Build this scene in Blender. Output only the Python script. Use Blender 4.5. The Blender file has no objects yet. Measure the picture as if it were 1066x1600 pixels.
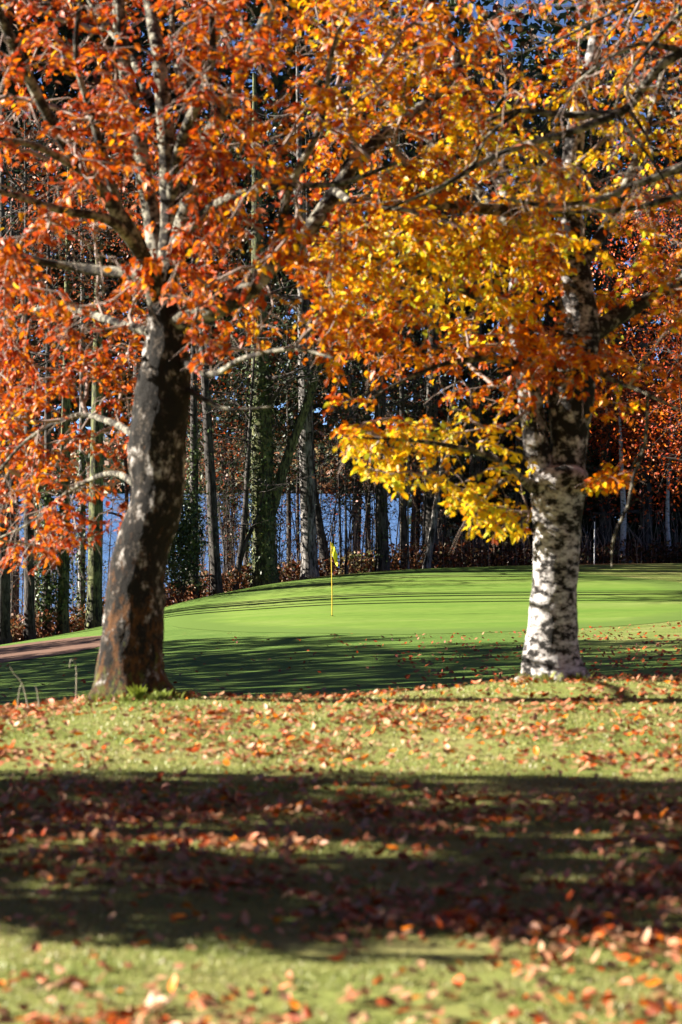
import bpy, math, random
import numpy as np
from mathutils import Matrix, Vector

random.seed(7)
rng = np.random.default_rng(7)
S = bpy.context.scene
COL = S.collection

# ------------------------------------------------------------------ camera
EYE = 1.7
FPX = 3778.0          # focal length in pixels of the 1066 x 1600 frame (85 mm, 36 mm tall sensor)
HY = 745.0            # row of the horizon
cam_d = bpy.data.cameras.new("camera")
cam = bpy.data.objects.new("camera", cam_d)
COL.objects.link(cam)
cam.location = (0, 0, EYE)
cam.rotation_euler = (math.radians(90) - math.atan((800 - HY) / FPX), 0, 0)
cam_d.sensor_fit = 'VERTICAL'
cam_d.sensor_height = 36.0
cam_d.lens = 85.0
cam_d.clip_start = 0.1
cam_d.clip_end = 9000
cam_d.dof.use_dof = True
cam_d.dof.focus_distance = 70.0
cam_d.dof.aperture_fstop = 3.3
S.camera = cam

# ------------------------------------------------------------------ light
SUN_EL = math.radians(23)
SUN_TO = Vector((-1.0, 0.10, 0)).normalized()      # horizontal direction towards the sun
w = bpy.data.worlds.new("World")
S.world = w
w.use_nodes = True
nt = w.node_tree
bg = nt.nodes["Background"]
sky = nt.nodes.new("ShaderNodeTexSky")
sky.sky_type = 'NISHITA'
sky.sun_disc = False
sky.sun_elevation = SUN_EL
sky.sun_rotation = math.atan2(SUN_TO.x, SUN_TO.y)
sky.air_density = 0.22
sky.dust_density = 0.0
sky.ozone_density = 3.0
nt.links.new(sky.outputs[0], bg.inputs[0])
bg.inputs[1].default_value = 0.05
sl = bpy.data.lights.new("sun", 'SUN')
sun = bpy.data.objects.new("sun", sl)
COL.objects.link(sun)
sl.energy = 5.0
sl.angle = math.radians(0.5)
sl.color = (1.0, 0.93, 0.82)
sd = Vector((SUN_TO.x * math.cos(SUN_EL), SUN_TO.y * math.cos(SUN_EL), math.sin(SUN_EL)))
sun.rotation_euler = sd.to_track_quat('Z', 'Y').to_euler()

S.view_settings.view_transform = 'Standard'
S.view_settings.look = 'None'
S.view_settings.exposure = 2.25
S.view_settings.gamma = 1
S.view_settings.use_curve_mapping = False
S.cycles.use_denoising = True
S.cycles.max_bounces = 8
S.cycles.transmission_bounces = 4
S.cycles.use_adaptive_sampling = False

# ------------------------------------------------------------------ helpers
def W(px, py, d):
    """a point of the frame at depth d, in metres"""
    return np.array([(px - 533.0) / FPX * d, d, EYE - (py - HY) / FPX * d])

def proj(P):
    P = np.asarray(P, float)
    y = np.maximum(P[..., 1], 0.1)
    return P[..., 0] / y * FPX + 533.0, HY - (P[..., 2] - EYE) / y * FPX

def hash3(ix, iy, iz, seed):
    with np.errstate(over='ignore'):
        h = (ix.astype(np.uint32) * np.uint32(374761393) + iy.astype(np.uint32) * np.uint32(668265263)
             + iz.astype(np.uint32) * np.uint32(2147483647) + np.uint32(seed * 97 + 13) * np.uint32(1274126177))
        h = (h ^ (h >> np.uint32(13))) * np.uint32(1274126177)
        h = h ^ (h >> np.uint32(16))
    return h.astype(np.float64) / 4294967295.0

def vnoise(P, seed=0):
    P = np.asarray(P, float)
    if P.shape[-1] == 2:
        P = np.concatenate([P, np.zeros(P.shape[:-1] + (1,))], -1)
    i = np.floor(P).astype(np.int64)
    f = P - i
    f = f * f * (3 - 2 * f)
    r = 0
    for dx in (0, 1):
        for dy in (0, 1):
            for dz in (0, 1):
                wgt = (f[..., 0] if dx else 1 - f[..., 0]) * (f[..., 1] if dy else 1 - f[..., 1]) * (f[..., 2] if dz else 1 - f[..., 2])
                r = r + wgt * hash3(i[..., 0] + dx, i[..., 1] + dy, i[..., 2] + dz, seed)
    return r

def fbm(P, seed=0, oct=3):
    P = np.asarray(P, float)
    a, s, t = 1.0, 0, 0
    for k in range(oct):
        s = s + a * vnoise(P * (2.03 ** k), seed + k)
        t += a
        a *= 0.5
    return s / t

def norm(v):
    v = np.asarray(v, float)
    return v / np.maximum(np.linalg.norm(v, axis=-1, keepdims=True), 1e-9)

def mesh_np(name, V, faces, colors=None, smooth=False):
    """V (n,3); faces a list of (m,k) index arrays; colors (n,3) per vertex"""
    me = bpy.data.meshes.new(name)
    V = np.asarray(V, np.float32)
    fl = [np.asarray(f, np.int32) for f in faces if len(f)]
    loops = np.concatenate([f.ravel() for f in fl])
    tot = np.concatenate([np.full(len(f), f.shape[1], np.int32) for f in fl])
    start = np.concatenate([[0], np.cumsum(tot)[:-1]]).astype(np.int32)
    me.vertices.add(len(V))
    me.vertices.foreach_set("co", V.ravel())
    me.loops.add(len(loops))
    me.loops.foreach_set("vertex_index", loops)
    me.polygons.add(len(tot))
    me.polygons.foreach_set("loop_start", start)
    me.polygons.foreach_set("loop_total", tot)
    if smooth:
        me.polygons.foreach_set("use_smooth", np.ones(len(tot), bool))
    if colors is not None:
        at = me.attributes.new("Col", 'FLOAT_COLOR', 'POINT')
        c = np.ones((len(V), 4), np.float32)
        c[:, :3] = colors
        at.data.foreach_set("color", c.ravel())
    me.update(calc_edges=True)
    return me

def obj(name, me, mat=None, parent=None, kind=None, loc=None):
    o = bpy.data.objects.new(name, me)
    COL.objects.link(o)
    if mat is not None and me is not None and not me.materials:
        me.materials.append(mat)
    if parent is not None:
        o.parent = parent
    if loc is not None:
        o.location = loc
    if kind:
        o["kind"] = kind
    return o

def tag(o, label, cat, group=None):
    o["label"] = label
    o["category"] = cat
    if group:
        o["group"] = group
    return o

def thing(name, label, cat, loc, group=None):
    o = bpy.data.objects.new(name, None)
    COL.objects.link(o)
    o.location = loc
    o.empty_display_size = 0.2
    return tag(o, label, cat, group)

class Tubes:
    """collects tapered tubes into one mesh"""
    def __init__(self):
        self.V, self.F, self.n = [], [], 0

    def add(self, pts, rad, sides=5, wob=0.0, seed=0):
        pts = np.asarray(pts, float)
        rad = np.asarray(rad, float)
        m = len(pts)
        t = np.gradient(pts, axis=0)
        t = norm(t)
        ref = np.array([0, 0, 1.0]) if abs(t[0, 2]) < 0.9 else np.array([1.0, 0, 0])
        u = ref - t * (t @ ref)[:, None]
        u = norm(u)
        v = np.cross(t, u)
        a = np.arange(sides) / sides * 2 * math.pi
        R = rad[:, None] * np.ones(sides)[None]
        if wob:
            q = np.stack(np.broadcast_arrays(np.cos(a)[None] * 1.6, np.sin(a)[None] * 1.6, (np.cumsum(np.r_[0, np.linalg.norm(np.diff(pts, axis=0), axis=1)]) * 5)[:, None]), -1)
            R = R * (1 + wob * (fbm(q, seed) - 0.5) * 2)
        ring = pts[:, None] + R[..., None] * (np.cos(a)[None, :, None] * u[:, None] + np.sin(a)[None, :, None] * v[:, None])
        V = ring.reshape(-1, 3)
        i = np.arange(m - 1)[:, None] * sides
        j = np.arange(sides)[None]
        k = (j + 1) % sides
        F = np.stack([i + j, i + k, i + sides + k, i + sides + j], -1).reshape(-1, 4)
        self.V.append(V)
        self.F.append(F + self.n)
        self.n += len(V)
        return self

    def mesh(self, name, origin=(0, 0, 0)):
        return mesh_np(name, np.concatenate(self.V) - np.asarray(origin), [np.concatenate(self.F)], smooth=True)

def smooth_path(P, step=0.12):
    """Catmull-Rom through the control rows (any number of columns; the first three are the point)"""
    P = np.asarray(P, float)
    Q = np.vstack([2 * P[0] - P[1], P, 2 * P[-1] - P[-2]])
    out = []
    for i in range(1, len(Q) - 2):
        n = max(2, int(np.linalg.norm(Q[i + 1, :3] - Q[i, :3]) / step))
        t = (np.arange(n) / n)[:, None]
        a, b, c, d = Q[i - 1], Q[i], Q[i + 1], Q[i + 2]
        out.append(0.5 * (2 * b + (c - a) * t + (2 * a - 5 * b + 4 * c - d) * t ** 2 + (3 * b - a - 3 * c + d) * t ** 3))
    out.append(P[-1:])
    return np.concatenate(out)

# ------------------------------------------------------------------ materials
def mat(name):
    m = bpy.data.materials.new(name)
    m.use_nodes = True
    t = m.node_tree
    for n in list(t.nodes):
        t.nodes.remove(n)
    out = t.nodes.new("ShaderNodeOutputMaterial")
    return m, t, out

def N(t, typ, **kw):
    n = t.nodes.new(typ)
    for k, v in kw.items():
        if k.startswith("in_"):
            n.inputs[int(k[3:])].default_value = v
        else:
            setattr(n, k, v)
    return n

def ramp(t, stops):
    r = t.nodes.new("ShaderNodeValToRGB")
    e = r.color_ramp.elements
    while len(e) < len(stops):
        e.new(0.5)
    for x, (p, c) in zip(e, stops):
        x.position = p
        x.color = (*c, 1) if len(c) == 3 else c
    return r

def L(t, a, b):
    t.links.new(a, b)

def noise(t, vec, scale, detail=4, rough=0.55):
    n = N(t, "ShaderNodeTexNoise")
    n.inputs["Scale"].default_value = scale
    n.inputs["Detail"].default_value = detail
    n.inputs["Roughness"].default_value = rough
    if vec is not None:
        L(t, vec, n.inputs["Vector"])
    return n

def coords(t, scale=(1, 1, 1), space="Object"):
    tc = N(t, "ShaderNodeTexCoord")
    mp = N(t, "ShaderNodeMapping")
    mp.inputs["Scale"].default_value = scale
    L(t, tc.outputs[space], mp.inputs["Vector"])
    return mp.outputs[0]

def mixc(t, fac, a, b, mode='MIX'):
    m = N(t, "ShaderNodeMix", data_type='RGBA', blend_type=mode)
    for sock, v in ((m.inputs[0], fac), (m.inputs[6], a), (m.inputs[7], b)):
        if hasattr(v, "links") or hasattr(v, "is_linked"):
            L(t, v, sock)
        elif isinstance(v, (int, float)):
            sock.default_value = v
        else:
            sock.default_value = (*v, 1)
    return m.outputs[2]

def principled(t, out, base, rough=0.8, spec=0.3, height=None, bump=0.4, dist=0.02):
    p = N(t, "ShaderNodeBsdfPrincipled")
    if hasattr(base, "is_linked"):
        L(t, base, p.inputs["Base Color"])
    else:
        p.inputs["Base Color"].default_value = (*base, 1)
    if hasattr(rough, "is_linked"):
        L(t, rough, p.inputs["Roughness"])
    else:
        p.inputs["Roughness"].default_value = rough
    p.inputs["Specular IOR Level"].default_value = spec
    if height is not None:
        b = N(t, "ShaderNodeBump")
        b.inputs["Strength"].default_value = bump
        b.inputs["Distance"].default_value = dist
        L(t, height, b.inputs["Height"])
        L(t, b.outputs[0], p.inputs["Normal"])
    L(t, p.outputs[0], out.inputs[0])
    return p

def leaf_mat(name, trans=0.42, rough=0.4, spec=0.22, gain=1.0):
    m, t, out = mat(name)
    a = N(t, "ShaderNodeAttribute", attribute_name="Col")
    v = coords(t, (1, 1, 1))
    n = noise(t, v, 45, 2)
    hs = N(t, "ShaderNodeHueSaturation")
    hs.inputs["Saturation"].default_value = 1.0
    L(t, a.outputs["Color"], hs.inputs["Color"])
    mr = N(t, "ShaderNodeMapRange")
    mr.inputs[3].default_value = 0.75 * gain
    mr.inputs[4].default_value = 1.25 * gain
    L(t, n.outputs[0], mr.inputs[0])
    L(t, mr.outputs[0], hs.inputs["Value"])
    p = N(t, "ShaderNodeBsdfPrincipled")
    p.inputs["Roughness"].default_value = rough
    p.inputs["Specular IOR Level"].default_value = spec
    L(t, hs.outputs[0], p.inputs["Base Color"])
    tr = N(t, "ShaderNodeBsdfTranslucent")
    L(t, hs.outputs[0], tr.inputs["Color"])
    ms = N(t, "ShaderNodeMixShader")
    ms.inputs[0].default_value = trans
    L(t, p.outputs[0], ms.inputs[1])
    L(t, tr.outputs[0], ms.inputs[2])
    L(t, ms.outputs[0], out.inputs[0])
    return m

M = {}
M['leaf'] = leaf_mat("autumn_leaf")
M['dry_leaf'] = leaf_mat("fallen_leaf", trans=0.12, rough=0.5, spec=0.3)
M['far_leaf'] = leaf_mat("woodland_leaf", trans=0.25, rough=0.5, spec=0.3)
M['ivy'] = leaf_mat("ivy_leaf", trans=0.08, rough=0.45, spec=0.25)
M['shade_leaf'] = leaf_mat("shade_caster_leaf", trans=0.08, rough=0.5, spec=0.2)  # off-frame crowns only: made nearly opaque to deepen the shade they cast
M['blade'] = leaf_mat("grass_blade", trans=0.35, rough=0.45, spec=0.35)

def ground_mat():
    m, t, out = mat("lawn")
    v = coords(t)
    a = N(t, "ShaderNodeAttribute", attribute_name="Col")     # r: woodland litter, g: rough
    sep = N(t, "ShaderNodeSeparateColor")
    L(t, a.outputs["Color"], sep.inputs[0])
    n1 = noise(t, v, 0.9, 5, 0.6)
    n2 = noise(t, v, 14, 5, 0.7)
    n3 = noise(t, v, 90, 3, 0.7)
    lawn = ramp(t, [(0.32, (0.165, 0.21, 0.045)), (0.5, (0.235, 0.265, 0.072)), (0.68, (0.32, 0.30, 0.115))])
    L(t, n1.outputs[0], lawn.inputs[0])
    r2 = ramp(t, [(0.3, (0.62, 0.62, 0.6)), (0.7, (1.2, 1.2, 1.15))])
    L(t, n2.outputs[0], r2.inputs[0])
    c = mixc(t, 1.0, lawn.outputs[0], r2.outputs[0], 'MULTIPLY')
    r3 = ramp(t, [(0.3, (0.55, 0.55, 0.5)), (0.7, (1.3, 1.3, 1.25))])
    L(t, n3.outputs[0], r3.inputs[0])
    c = mixc(t, 0.7, c, r3.outputs[0], 'MULTIPLY')
    lush = ramp(t, [(0.3, (0.075, 0.145, 0.022)), (0.7, (0.13, 0.20, 0.038))])
    L(t, n1.outputs[0], lush.inputs[0])
    c = mixc(t, sep.outputs[1], c, mixc(t, 0.5, lush.outputs[0], r2.outputs[0], 'MULTIPLY'))
    lit = ramp(t, [(0.3, (0.05, 0.028, 0.016)), (0.5, (0.14, 0.06, 0.03)), (0.7, (0.26, 0.12, 0.05))])
    L(t, n2.outputs[0], lit.inputs[0])
    c = mixc(t, sep.outputs[0], c, lit.outputs[0])
    add = N(t, "ShaderNodeMath", operation='ADD')
    L(t, n2.outputs[0], add.inputs[0])
    L(t, n3.outputs[0], add.inputs[1])
    principled(t, out, c, 0.75, 0.15, add.outputs[0], 0.6, 0.02)
    return m
M['lawn'] = ground_mat()

def green_mat():
    m, t, out = mat("putting_turf")
    v = coords(t)
    n1 = noise(t, coords(t, (0.22, 1, 1)), 0.45, 5, 0.6)
    n2 = noise(t, coords(t, (0.5, 1, 1)), 4, 5, 0.65)
    c = ramp(t, [(0.3, (0.105, 0.20, 0.026)), (0.5, (0.15, 0.235, 0.038)), (0.72, (0.215, 0.27, 0.075))])
    L(t, n1.outputs[0], c.inputs[0])
    r2 = ramp(t, [(0.3, (0.78, 0.8, 0.72)), (0.7, (1.1, 1.08, 1.05))])
    L(t, n2.outputs[0], r2.inputs[0])
    cc = mixc(t, 1.0, c.outputs[0], r2.outputs[0], 'MULTIPLY')
    # the collar of longer grass along the rim
    a = N(t, "ShaderNodeAttribute", attribute_name="Col")
    sep = N(t, "ShaderNodeSeparateColor")
    L(t, a.outputs["Color"], sep.inputs[0])
    ne = noise(t, v, 0.8, 4, 0.6)
    ad = N(t, "ShaderNodeMath", operation='MULTIPLY_ADD')
    L(t, ne.outputs[0], ad.inputs[0])
    ad.inputs[1].default_value = 0.22
    L(t, sep.outputs[0], ad.inputs[2])
    rr = ramp(t, [(0.90, (0, 0, 0)), (1.0, (1, 1, 1))])
    L(t, ad.outputs[0], rr.inputs[0])
    cc = mixc(t, rr.outputs[0], cc, (0.105, 0.17, 0.03))
    n3 = noise(t, v, 60, 2)
    principled(t, out, cc, 0.6, 0.2, n3.outputs[0], 0.25, 0.01)
    return m
M['green'] = green_mat()

def simple(name, c1, c2, scale, rough=0.85, bump=0.4, dist=0.02, sc=(1, 1, 1), spec=0.25):
    m, t, out = mat(name)
    v = coords(t, sc)
    n = noise(t, v, scale, 6, 0.65)
    r = ramp(t, [(0.35, c1), (0.65, c2)])
    L(t, n.outputs[0], r.inputs[0])
    principled(t, out, r.outputs[0], rough, spec, n.outputs[0], bump, dist)
    return m
M['sand'] = simple("bunker_earth", (0.10, 0.052, 0.035), (0.17, 0.092, 0.058), 3.0)
M['twig'] = simple("beech_twig", (0.15, 0.105, 0.085), (0.33, 0.25, 0.21), 9, 0.7, 0.2, 0.005)
M['straw'] = simple("dry_stalk", (0.3, 0.27, 0.2), (0.5, 0.45, 0.33), 12)
M['far_hill'] = simple("far_hillside", (0.045, 0.055, 0.06), (0.085, 0.085, 0.085), 0.02, 0.95)
M['dark_wood'] = simple("dark_branch", (0.025, 0.02, 0.018), (0.07, 0.058, 0.05), 8, 0.9, 0.3)
M['yellow_cloth'] = simple("yellow_flag_cloth", (0.72, 0.62, 0.02), (0.82, 0.72, 0.04), 6, 0.7, 0.1)
M['yellow_paint'] = simple("yellow_pole_paint", (0.62, 0.40, 0.03), (0.70, 0.47, 0.05), 6, 0.4, 0.05)
M['white_paint'] = simple("weathered_white_paint", (0.6, 0.6, 0.58), (0.8, 0.8, 0.78), 15, 0.6, 0.1)
M['cup'] = simple("hole_near_black", (0.015, 0.012, 0.01), (0.03, 0.025, 0.02), 10)  # near-black tone; the cup is a flat disc without depth

def bark_mat(name, pale, mid, dark, thr, stretch=(1, 1, 1), scale=9.0, moss=None, moss_h=0.0, brown=None, brown_h=0.0, scar=None):
    m, t, out = mat(name)
    v = coords(t, stretch)
    n1 = noise(t, v, scale, 8, 0.68)
    n2 = noise(t, v, scale * 3.7, 5, 0.7)
    n3 = noise(t, coords(t), 3.2, 4, 0.6)
    base = ramp(t, [(0.30, dark), (thr - 0.03, dark), (thr + 0.03, mid), (min(thr + 0.14, 0.95), pale)])
    mixn = N(t, "ShaderNodeMath", operation='MULTIPLY_ADD')
    L(t, n3.outputs[0], mixn.inputs[0])
    mixn.inputs[1].default_value = 0.55
    L(t, n1.outputs[0], mixn.inputs[2])
    sub = N(t, "ShaderNodeMath", operation='SUBTRACT')
    L(t, mixn.outputs[0], sub.inputs[0])
    sub.inputs[1].default_value = 0.275
    if scar:
        so = N(t, "ShaderNodeTexCoord")
        sz = N(t, "ShaderNodeSeparateXYZ")
        L(t, so.outputs["Object"], sz.inputs[0])
        mr = N(t, "ShaderNodeMapRange")
        mr.inputs[1].default_value, mr.inputs[2].default_value = scar[0], scar[1]
        L(t, sz.outputs[2], mr.inputs[0])
        sr = ramp(t, [(0.0, (0, 0, 0)), (0.25, (1, 1, 1)), (0.7, (1, 1, 1)), (1.0, (.45, .45, .45))])
        L(t, mr.outputs[0], sr.inputs[0])
        ms = N(t, "ShaderNodeMath", operation='MULTIPLY_ADD')
        L(t, sr.outputs[0], ms.inputs[0])
        ms.inputs[1].default_value = -scar[2]
        L(t, sub.outputs[0], ms.inputs[2])
        sub = ms
    L(t, sub.outputs[0], base.inputs[0])
    r2 = ramp(t, [(0.3, (0.7, 0.7, 0.7)), (0.65, (1.1, 1.1, 1.1))])
    L(t, n2.outputs[0], r2.inputs[0])
    c = mixc(t, 1.0, base.outputs[0], r2.outputs[0], 'MULTIPLY')
    if brown is not None or moss is not None:
        tc = N(t, "ShaderNodeTexCoord")
        sx = N(t, "ShaderNodeSeparateXYZ")
        L(t, tc.outputs["Object"], sx.inputs[0])
        for colr, hh, sd_ in ((brown, brown_h, 4.5), (moss, moss_h, 6.5)):
            if colr is None:
                continue
            nn = noise(t, coords(t, (1, 1, 0.5)), sd_ * 2.6, 6, 0.75)
            mr = N(t, "ShaderNodeMapRange")
            mr.inputs[1].default_value = 0.0
            mr.inputs[2].default_value = hh
            mr.inputs[3].default_value = 0.10
            mr.inputs[4].default_value = -0.2
            L(t, sx.outputs[2], mr.inputs[0])
            ad = N(t, "ShaderNodeMath", operation='ADD')
            L(t, mr.outputs[0], ad.inputs[0])
            L(t, nn.outputs[0], ad.inputs[1])
            rr = ramp(t, [(0.52, (0, 0, 0)), (0.62, (1, 1, 1))])
            L(t, ad.outputs[0], rr.inputs[0])
            mm = mixc(t, 1.0, (colr[0], colr[1], colr[2]), r2.outputs[0], 'MULTIPLY')
            c = mixc(t, rr.outputs[0], c, mm)
    hh = N(t, "ShaderNodeMath", operation='ADD')
    L(t, n1.outputs[0], hh.inputs[0])
    L(t, n2.outputs[0], hh.inputs[1])
    principled(t, out, c, 0.85, 0.2, hh.outputs[0], 0.7, 0.03)
    return m

M['bark_mossy'] = bark_mat("mossy_beech_bark", (0.44, 0.41, 0.385), (0.07, 0.054, 0.04), (0.011, 0.009, 0.007), 0.545,
                           (1, 1, 0.7), 15, moss=(0.09, 0.095, 0.018), moss_h=0.62, brown=(0.095, 0.040, 0.012), brown_h=2.6)
M['bark_white'] = bark_mat("white_beech_bark", (0.60, 0.575, 0.565), (0.27, 0.245, 0.23), (0.014, 0.012, 0.010), 0.455, (1, 1, 1.8), 11,
                           moss=(0.10, 0.07, 0.03), moss_h=0.16, scar=(1.15, 2.3, 0.055))
M['bark_limb'] = bark_mat("lichened_limb_bark", (0.36, 0.335, 0.265), (0.13, 0.115, 0.085), (0.022, 0.018, 0.015), 0.49, (1, 1, 1), 14)
M['bark_dark'] = bark_mat("dark_rough_bark", (0.09, 0.08, 0.07), (0.05, 0.043, 0.037), (0.018, 0.015, 0.013), 0.46, (1, 1, 0.18), 12)
M['bark_grey'] = bark_mat("grey_furrowed_bark", (0.27, 0.25, 0.23), (0.10, 0.09, 0.08), (0.03, 0.025, 0.02), 0.45, (1, 1, 0.15), 12)
M['bark_green'] = bark_mat("algae_green_bark", (0.17, 0.18, 0.075), (0.07, 0.075, 0.035), (0.03, 0.028, 0.02), 0.45, (1, 1, 0.2), 12)
M['bark_stem'] = bark_mat("shaded_stem_bark", (0.60, 0.575, 0.565), (0.22, 0.20, 0.185), (0.012, 0.010, 0.009), 0.52, (1, 1, 1.2), 9)  # white bark darkened: the upper stems' shade is put into the colour
M['bark_birch'] = bark_mat("silver_birch_bark", (0.5, 0.5, 0.52), (0.3, 0.3, 0.32), (0.05, 0.045, 0.04), 0.40, (1, 1, 2.5), 6,
                           moss=(0.20, 0.22, 0.05), moss_h=0.7)

def water_mat():
    m, t, out = mat("lake_water")
    v = coords(t, (1, 0.35, 1))
    n1 = noise(t, v, 0.55, 6, 0.7)
    n2 = noise(t, v, 0.09, 3, 0.5)
    ad = N(t, "ShaderNodeMath", operation='ADD')
    L(t, n1.outputs[0], ad.inputs[0])
    L(t, n2.outputs[0], ad.inputs[1])
    p = principled(t, out, (0.07, 0.145, 0.30), 0.16, 0.5, ad.outputs[0], 1.0, 2.6)
    p.inputs["IOR"].default_value = 1.33
    return m
M['water'] = water_mat()

# ------------------------------------------------------------------ terrain
# profile table: for a few bearings (named by frame column) the ground row seen at each depth
CREST = np.array([[-400, 17.4], [0, 17.9], [270, 18.75], [500, 19.2], [800, 20.5], [1066, 21.1], [1500, 21.8]])
RIM = np.array([[-400, 70, 1060], [0, 75, 1006], [160, 79, 977], [260, 84, 941], [350, 88, 921], [430, 90, 908], [500, 91, 898],
                [640, 92, 887], [830, 93, 881.5], [1066, 94, 879], [1500, 96, 878]])
MIDS = {26: ([-400, 0, 500, 1066, 1500], [1128, 1120, 1106, 1080, 1075]),
        36: ([-400, 0, 500, 1066, 1500], [1112, 1103, 1080, 1049, 1045]),
        48: ([-400, 0, 500, 1066, 1500], [1095, 1072, 1040, 1015, 1010]),
        59: ([-400, 0, 260, 500, 1066, 1500], [1080, 1040, 1015, 1002, 985, 982]),
        68: ([-400, 0, 260, 500, 1066, 1500], [1064, 1020, 985, 972, 960, 957]),
        }
PXG = np.arange(-400, 1501, 20.0)
DG = np.arange(0, 420, 0.5)
ZG = np.zeros((len(PXG), len(DG)))
for i, p in enumerate(PXG):
    cr = np.interp(p, CREST[:, 0], CREST[:, 1])
    rd = np.interp(p, RIM[:, 0], RIM[:, 1])
    rp = np.interp(p, RIM[:, 0], RIM[:, 2])
    ds, zs = [0, cr - 0.6], [0, 0]
    for d, (xs, ys) in MIDS.items():
        if d < rd - 4:
            ds.append(d)
            zs.append(EYE - (np.interp(p, xs, ys) - HY) / FPX * d)
    zr = EYE - (rp - HY) / FPX * rd
    ds += [rd, rd + 6, rd + 22, rd + 60, rd + 110, 420]
    fall = np.interp(p, [0, 350, 600, 1066], [1.0, 1.0, 0.55, 0.1])
    zs += [zr, zr - 0.15 - 0.75 * fall, zr - 1.0 - 2.8 * fall, zr - 5.5 - 2 * fall, -12.5, -14]
    ZG[i] = np.interp(DG, ds, zs)
def blur(A, k, ax):
    ker = np.hanning(2 * k + 3)[1:-1]
    ker /= ker.sum()
    pad = [(0, 0), (0, 0)]
    pad[ax] = (k, k)
    Ap = np.pad(A, pad, mode='edge')
    return np.apply_along_axis(lambda r: np.convolve(r, ker, 'valid'), ax, Ap)
ZG = blur(ZG, 4, 1)
ZG = blur(ZG, 4, 0)
TREE_L = W(205, 1088, 18.72)
TREE_R = W(866, 1060, 20.4)
TREE_L[2] = TREE_R[2] = 0.0

def ground_z(x, y):
    x = np.asarray(x, float)
    y = np.asarray(y, float)
    yy = np.maximum(y, 0)
    px = np.clip(x / np.maximum(y, 6.0) * FPX + 533, PXG[0], PXG[-1] - 0.01)
    fi = (px - PXG[0]) / 20.0
    i = np.floor(fi).astype(int)
    fi = fi - i
    fj = np.clip(yy / 0.5, 0, len(DG) - 1.01)
    j = np.floor(fj).astype(int)
    fj = fj - j
    z = (ZG[i, j] * (1 - fi) + ZG[i + 1, j] * fi) * (1 - fj) + (ZG[i, j + 1] * (1 - fi) + ZG[i + 1, j + 1] * fi) * fj
    z = z + 0.05 * (fbm(np.stack([x, y], -1) * 0.35, 3) - 0.5) * np.clip((30 - y) / 20, 0.15, 1)
    for tr, a, s in ((TREE_L, 0.07, 0.75), (TREE_R, 0.06, 0.7)):
        z = z + a * np.exp(-((x - tr[0]) ** 2 + (y - tr[1]) ** 2) / (2 * s * s))
    return z

def rim_d(px):
    return np.interp(px, RIM[:, 0], RIM[:, 1])

def grid_mesh(name, xs, ys, mask_fn=None, dz=0.0, colors_fn=None):
    X, Y = np.meshgrid(xs, ys)
    Z = ground_z(X, Y) + dz
    nx, ny = len(xs), len(ys)
    V = np.stack([X, Y, Z], -1).reshape(-1, 3)
    j, i = np.meshgrid(np.arange(nx - 1), np.arange(ny - 1))
    a = i * nx + j
    F = np.stack([a, a + 1, a + nx + 1, a + nx], -1).reshape(-1, 4)
    cols = colors_fn(X.ravel(), Y.ravel()) if colors_fn else None
    return V, F, cols

xs = np.concatenate([np.linspace(-420, -32, 30)[:-1], np.linspace(-32, -8, 50)[:-1], np.linspace(-8, 13, 120)[:-1], np.linspace(13, 34, 40)[:-1], np.linspace(34, 420, 30)])
ys = np.concatenate([np.linspace(-300, 0, 16)[:-1], np.linspace(0, 24, 110)[:-1], np.linspace(24, 100, 140)[:-1], np.linspace(100, 150, 40)[:-1], np.linspace(150, 420, 12)])
def gcol(x, y):
    px = x / np.maximum(y, 1) * FPX + 533
    rd = rim_d(np.clip(px, -400, 1500))
    n = fbm(np.stack([x, y], -1) * 0.5, 11)
    lit = np.clip((y - rd + 0.8 + (n - 0.5) * 2.0) / 1.2, 0, 1)
    lush = np.clip((y - 20.5) / 4, 0, 1) * np.clip(1.0 - 0.75 * np.clip((px - 780) / 200, 0, 1) * np.clip((y - 40) / 15, 0, 1), 0, 1)
    return np.stack([lit, lush, lit * 0], -1)
V, F, C = grid_mesh("ground", xs, ys, colors_fn=gcol)
obj("ground", mesh_np("ground", V, [F], C, True), M['lawn'], kind="structure")

# putting green: a shaved sheet lying on the ground
def blob_sheet(name, cx, cy, rx, ry, wob, mat_, dz, seed, rings=46, seg=120, shape=None, sink=0.0):
    a = np.arange(seg) / seg * 2 * math.pi
    rr = 1 + wob * (fbm(np.stack([np.cos(a) * 1.3, np.sin(a) * 1.3], -1), seed) - 0.5) * 2
    if shape is not None:
        rr = rr * shape(a)
    r = (np.arange(rings) + 1) / rings
    X = cx + rx * r[:, None] * (rr * np.cos(a))[None]
    Y = cy + ry * r[:, None] * (rr * np.sin(a))[None]
    X = np.concatenate([[cx], X.ravel()])
    Y = np.concatenate([[cy], Y.ravel()])
    q = np.concatenate([[0], np.repeat(r, seg)])
    Z = ground_z(X, Y) + dz + sink * (1 - q ** 2)
    i = np.arange(rings - 1)[:, None] * seg + 1
    j = np.arange(seg)[None]
    k = (j + 1) % seg
    F4 = np.stack([i + j, i + seg + j, i + seg + k, i + k], -1).reshape(-1, 4)
    F3 = np.stack([np.zeros(seg, int), 1 + np.arange(seg), 1 + (np.arange(seg) + 1) % seg], -1)
    me = mesh_np(name, np.stack([X, Y, Z], -1), [F4, F3], np.stack([q, q, q], -1), True)
    return obj(name, me, mat_, kind="structure")

blob_sheet("putting_green", 3.4, 75.0, 9.0, 14.0, 0.10, M['green'], 0.008, 5)
blob_sheet("bunker", -9.2, 66.5, 3.4, 6.0, 0.16, M['sand'], 0.014, 21, rings=24, seg=70)

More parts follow.
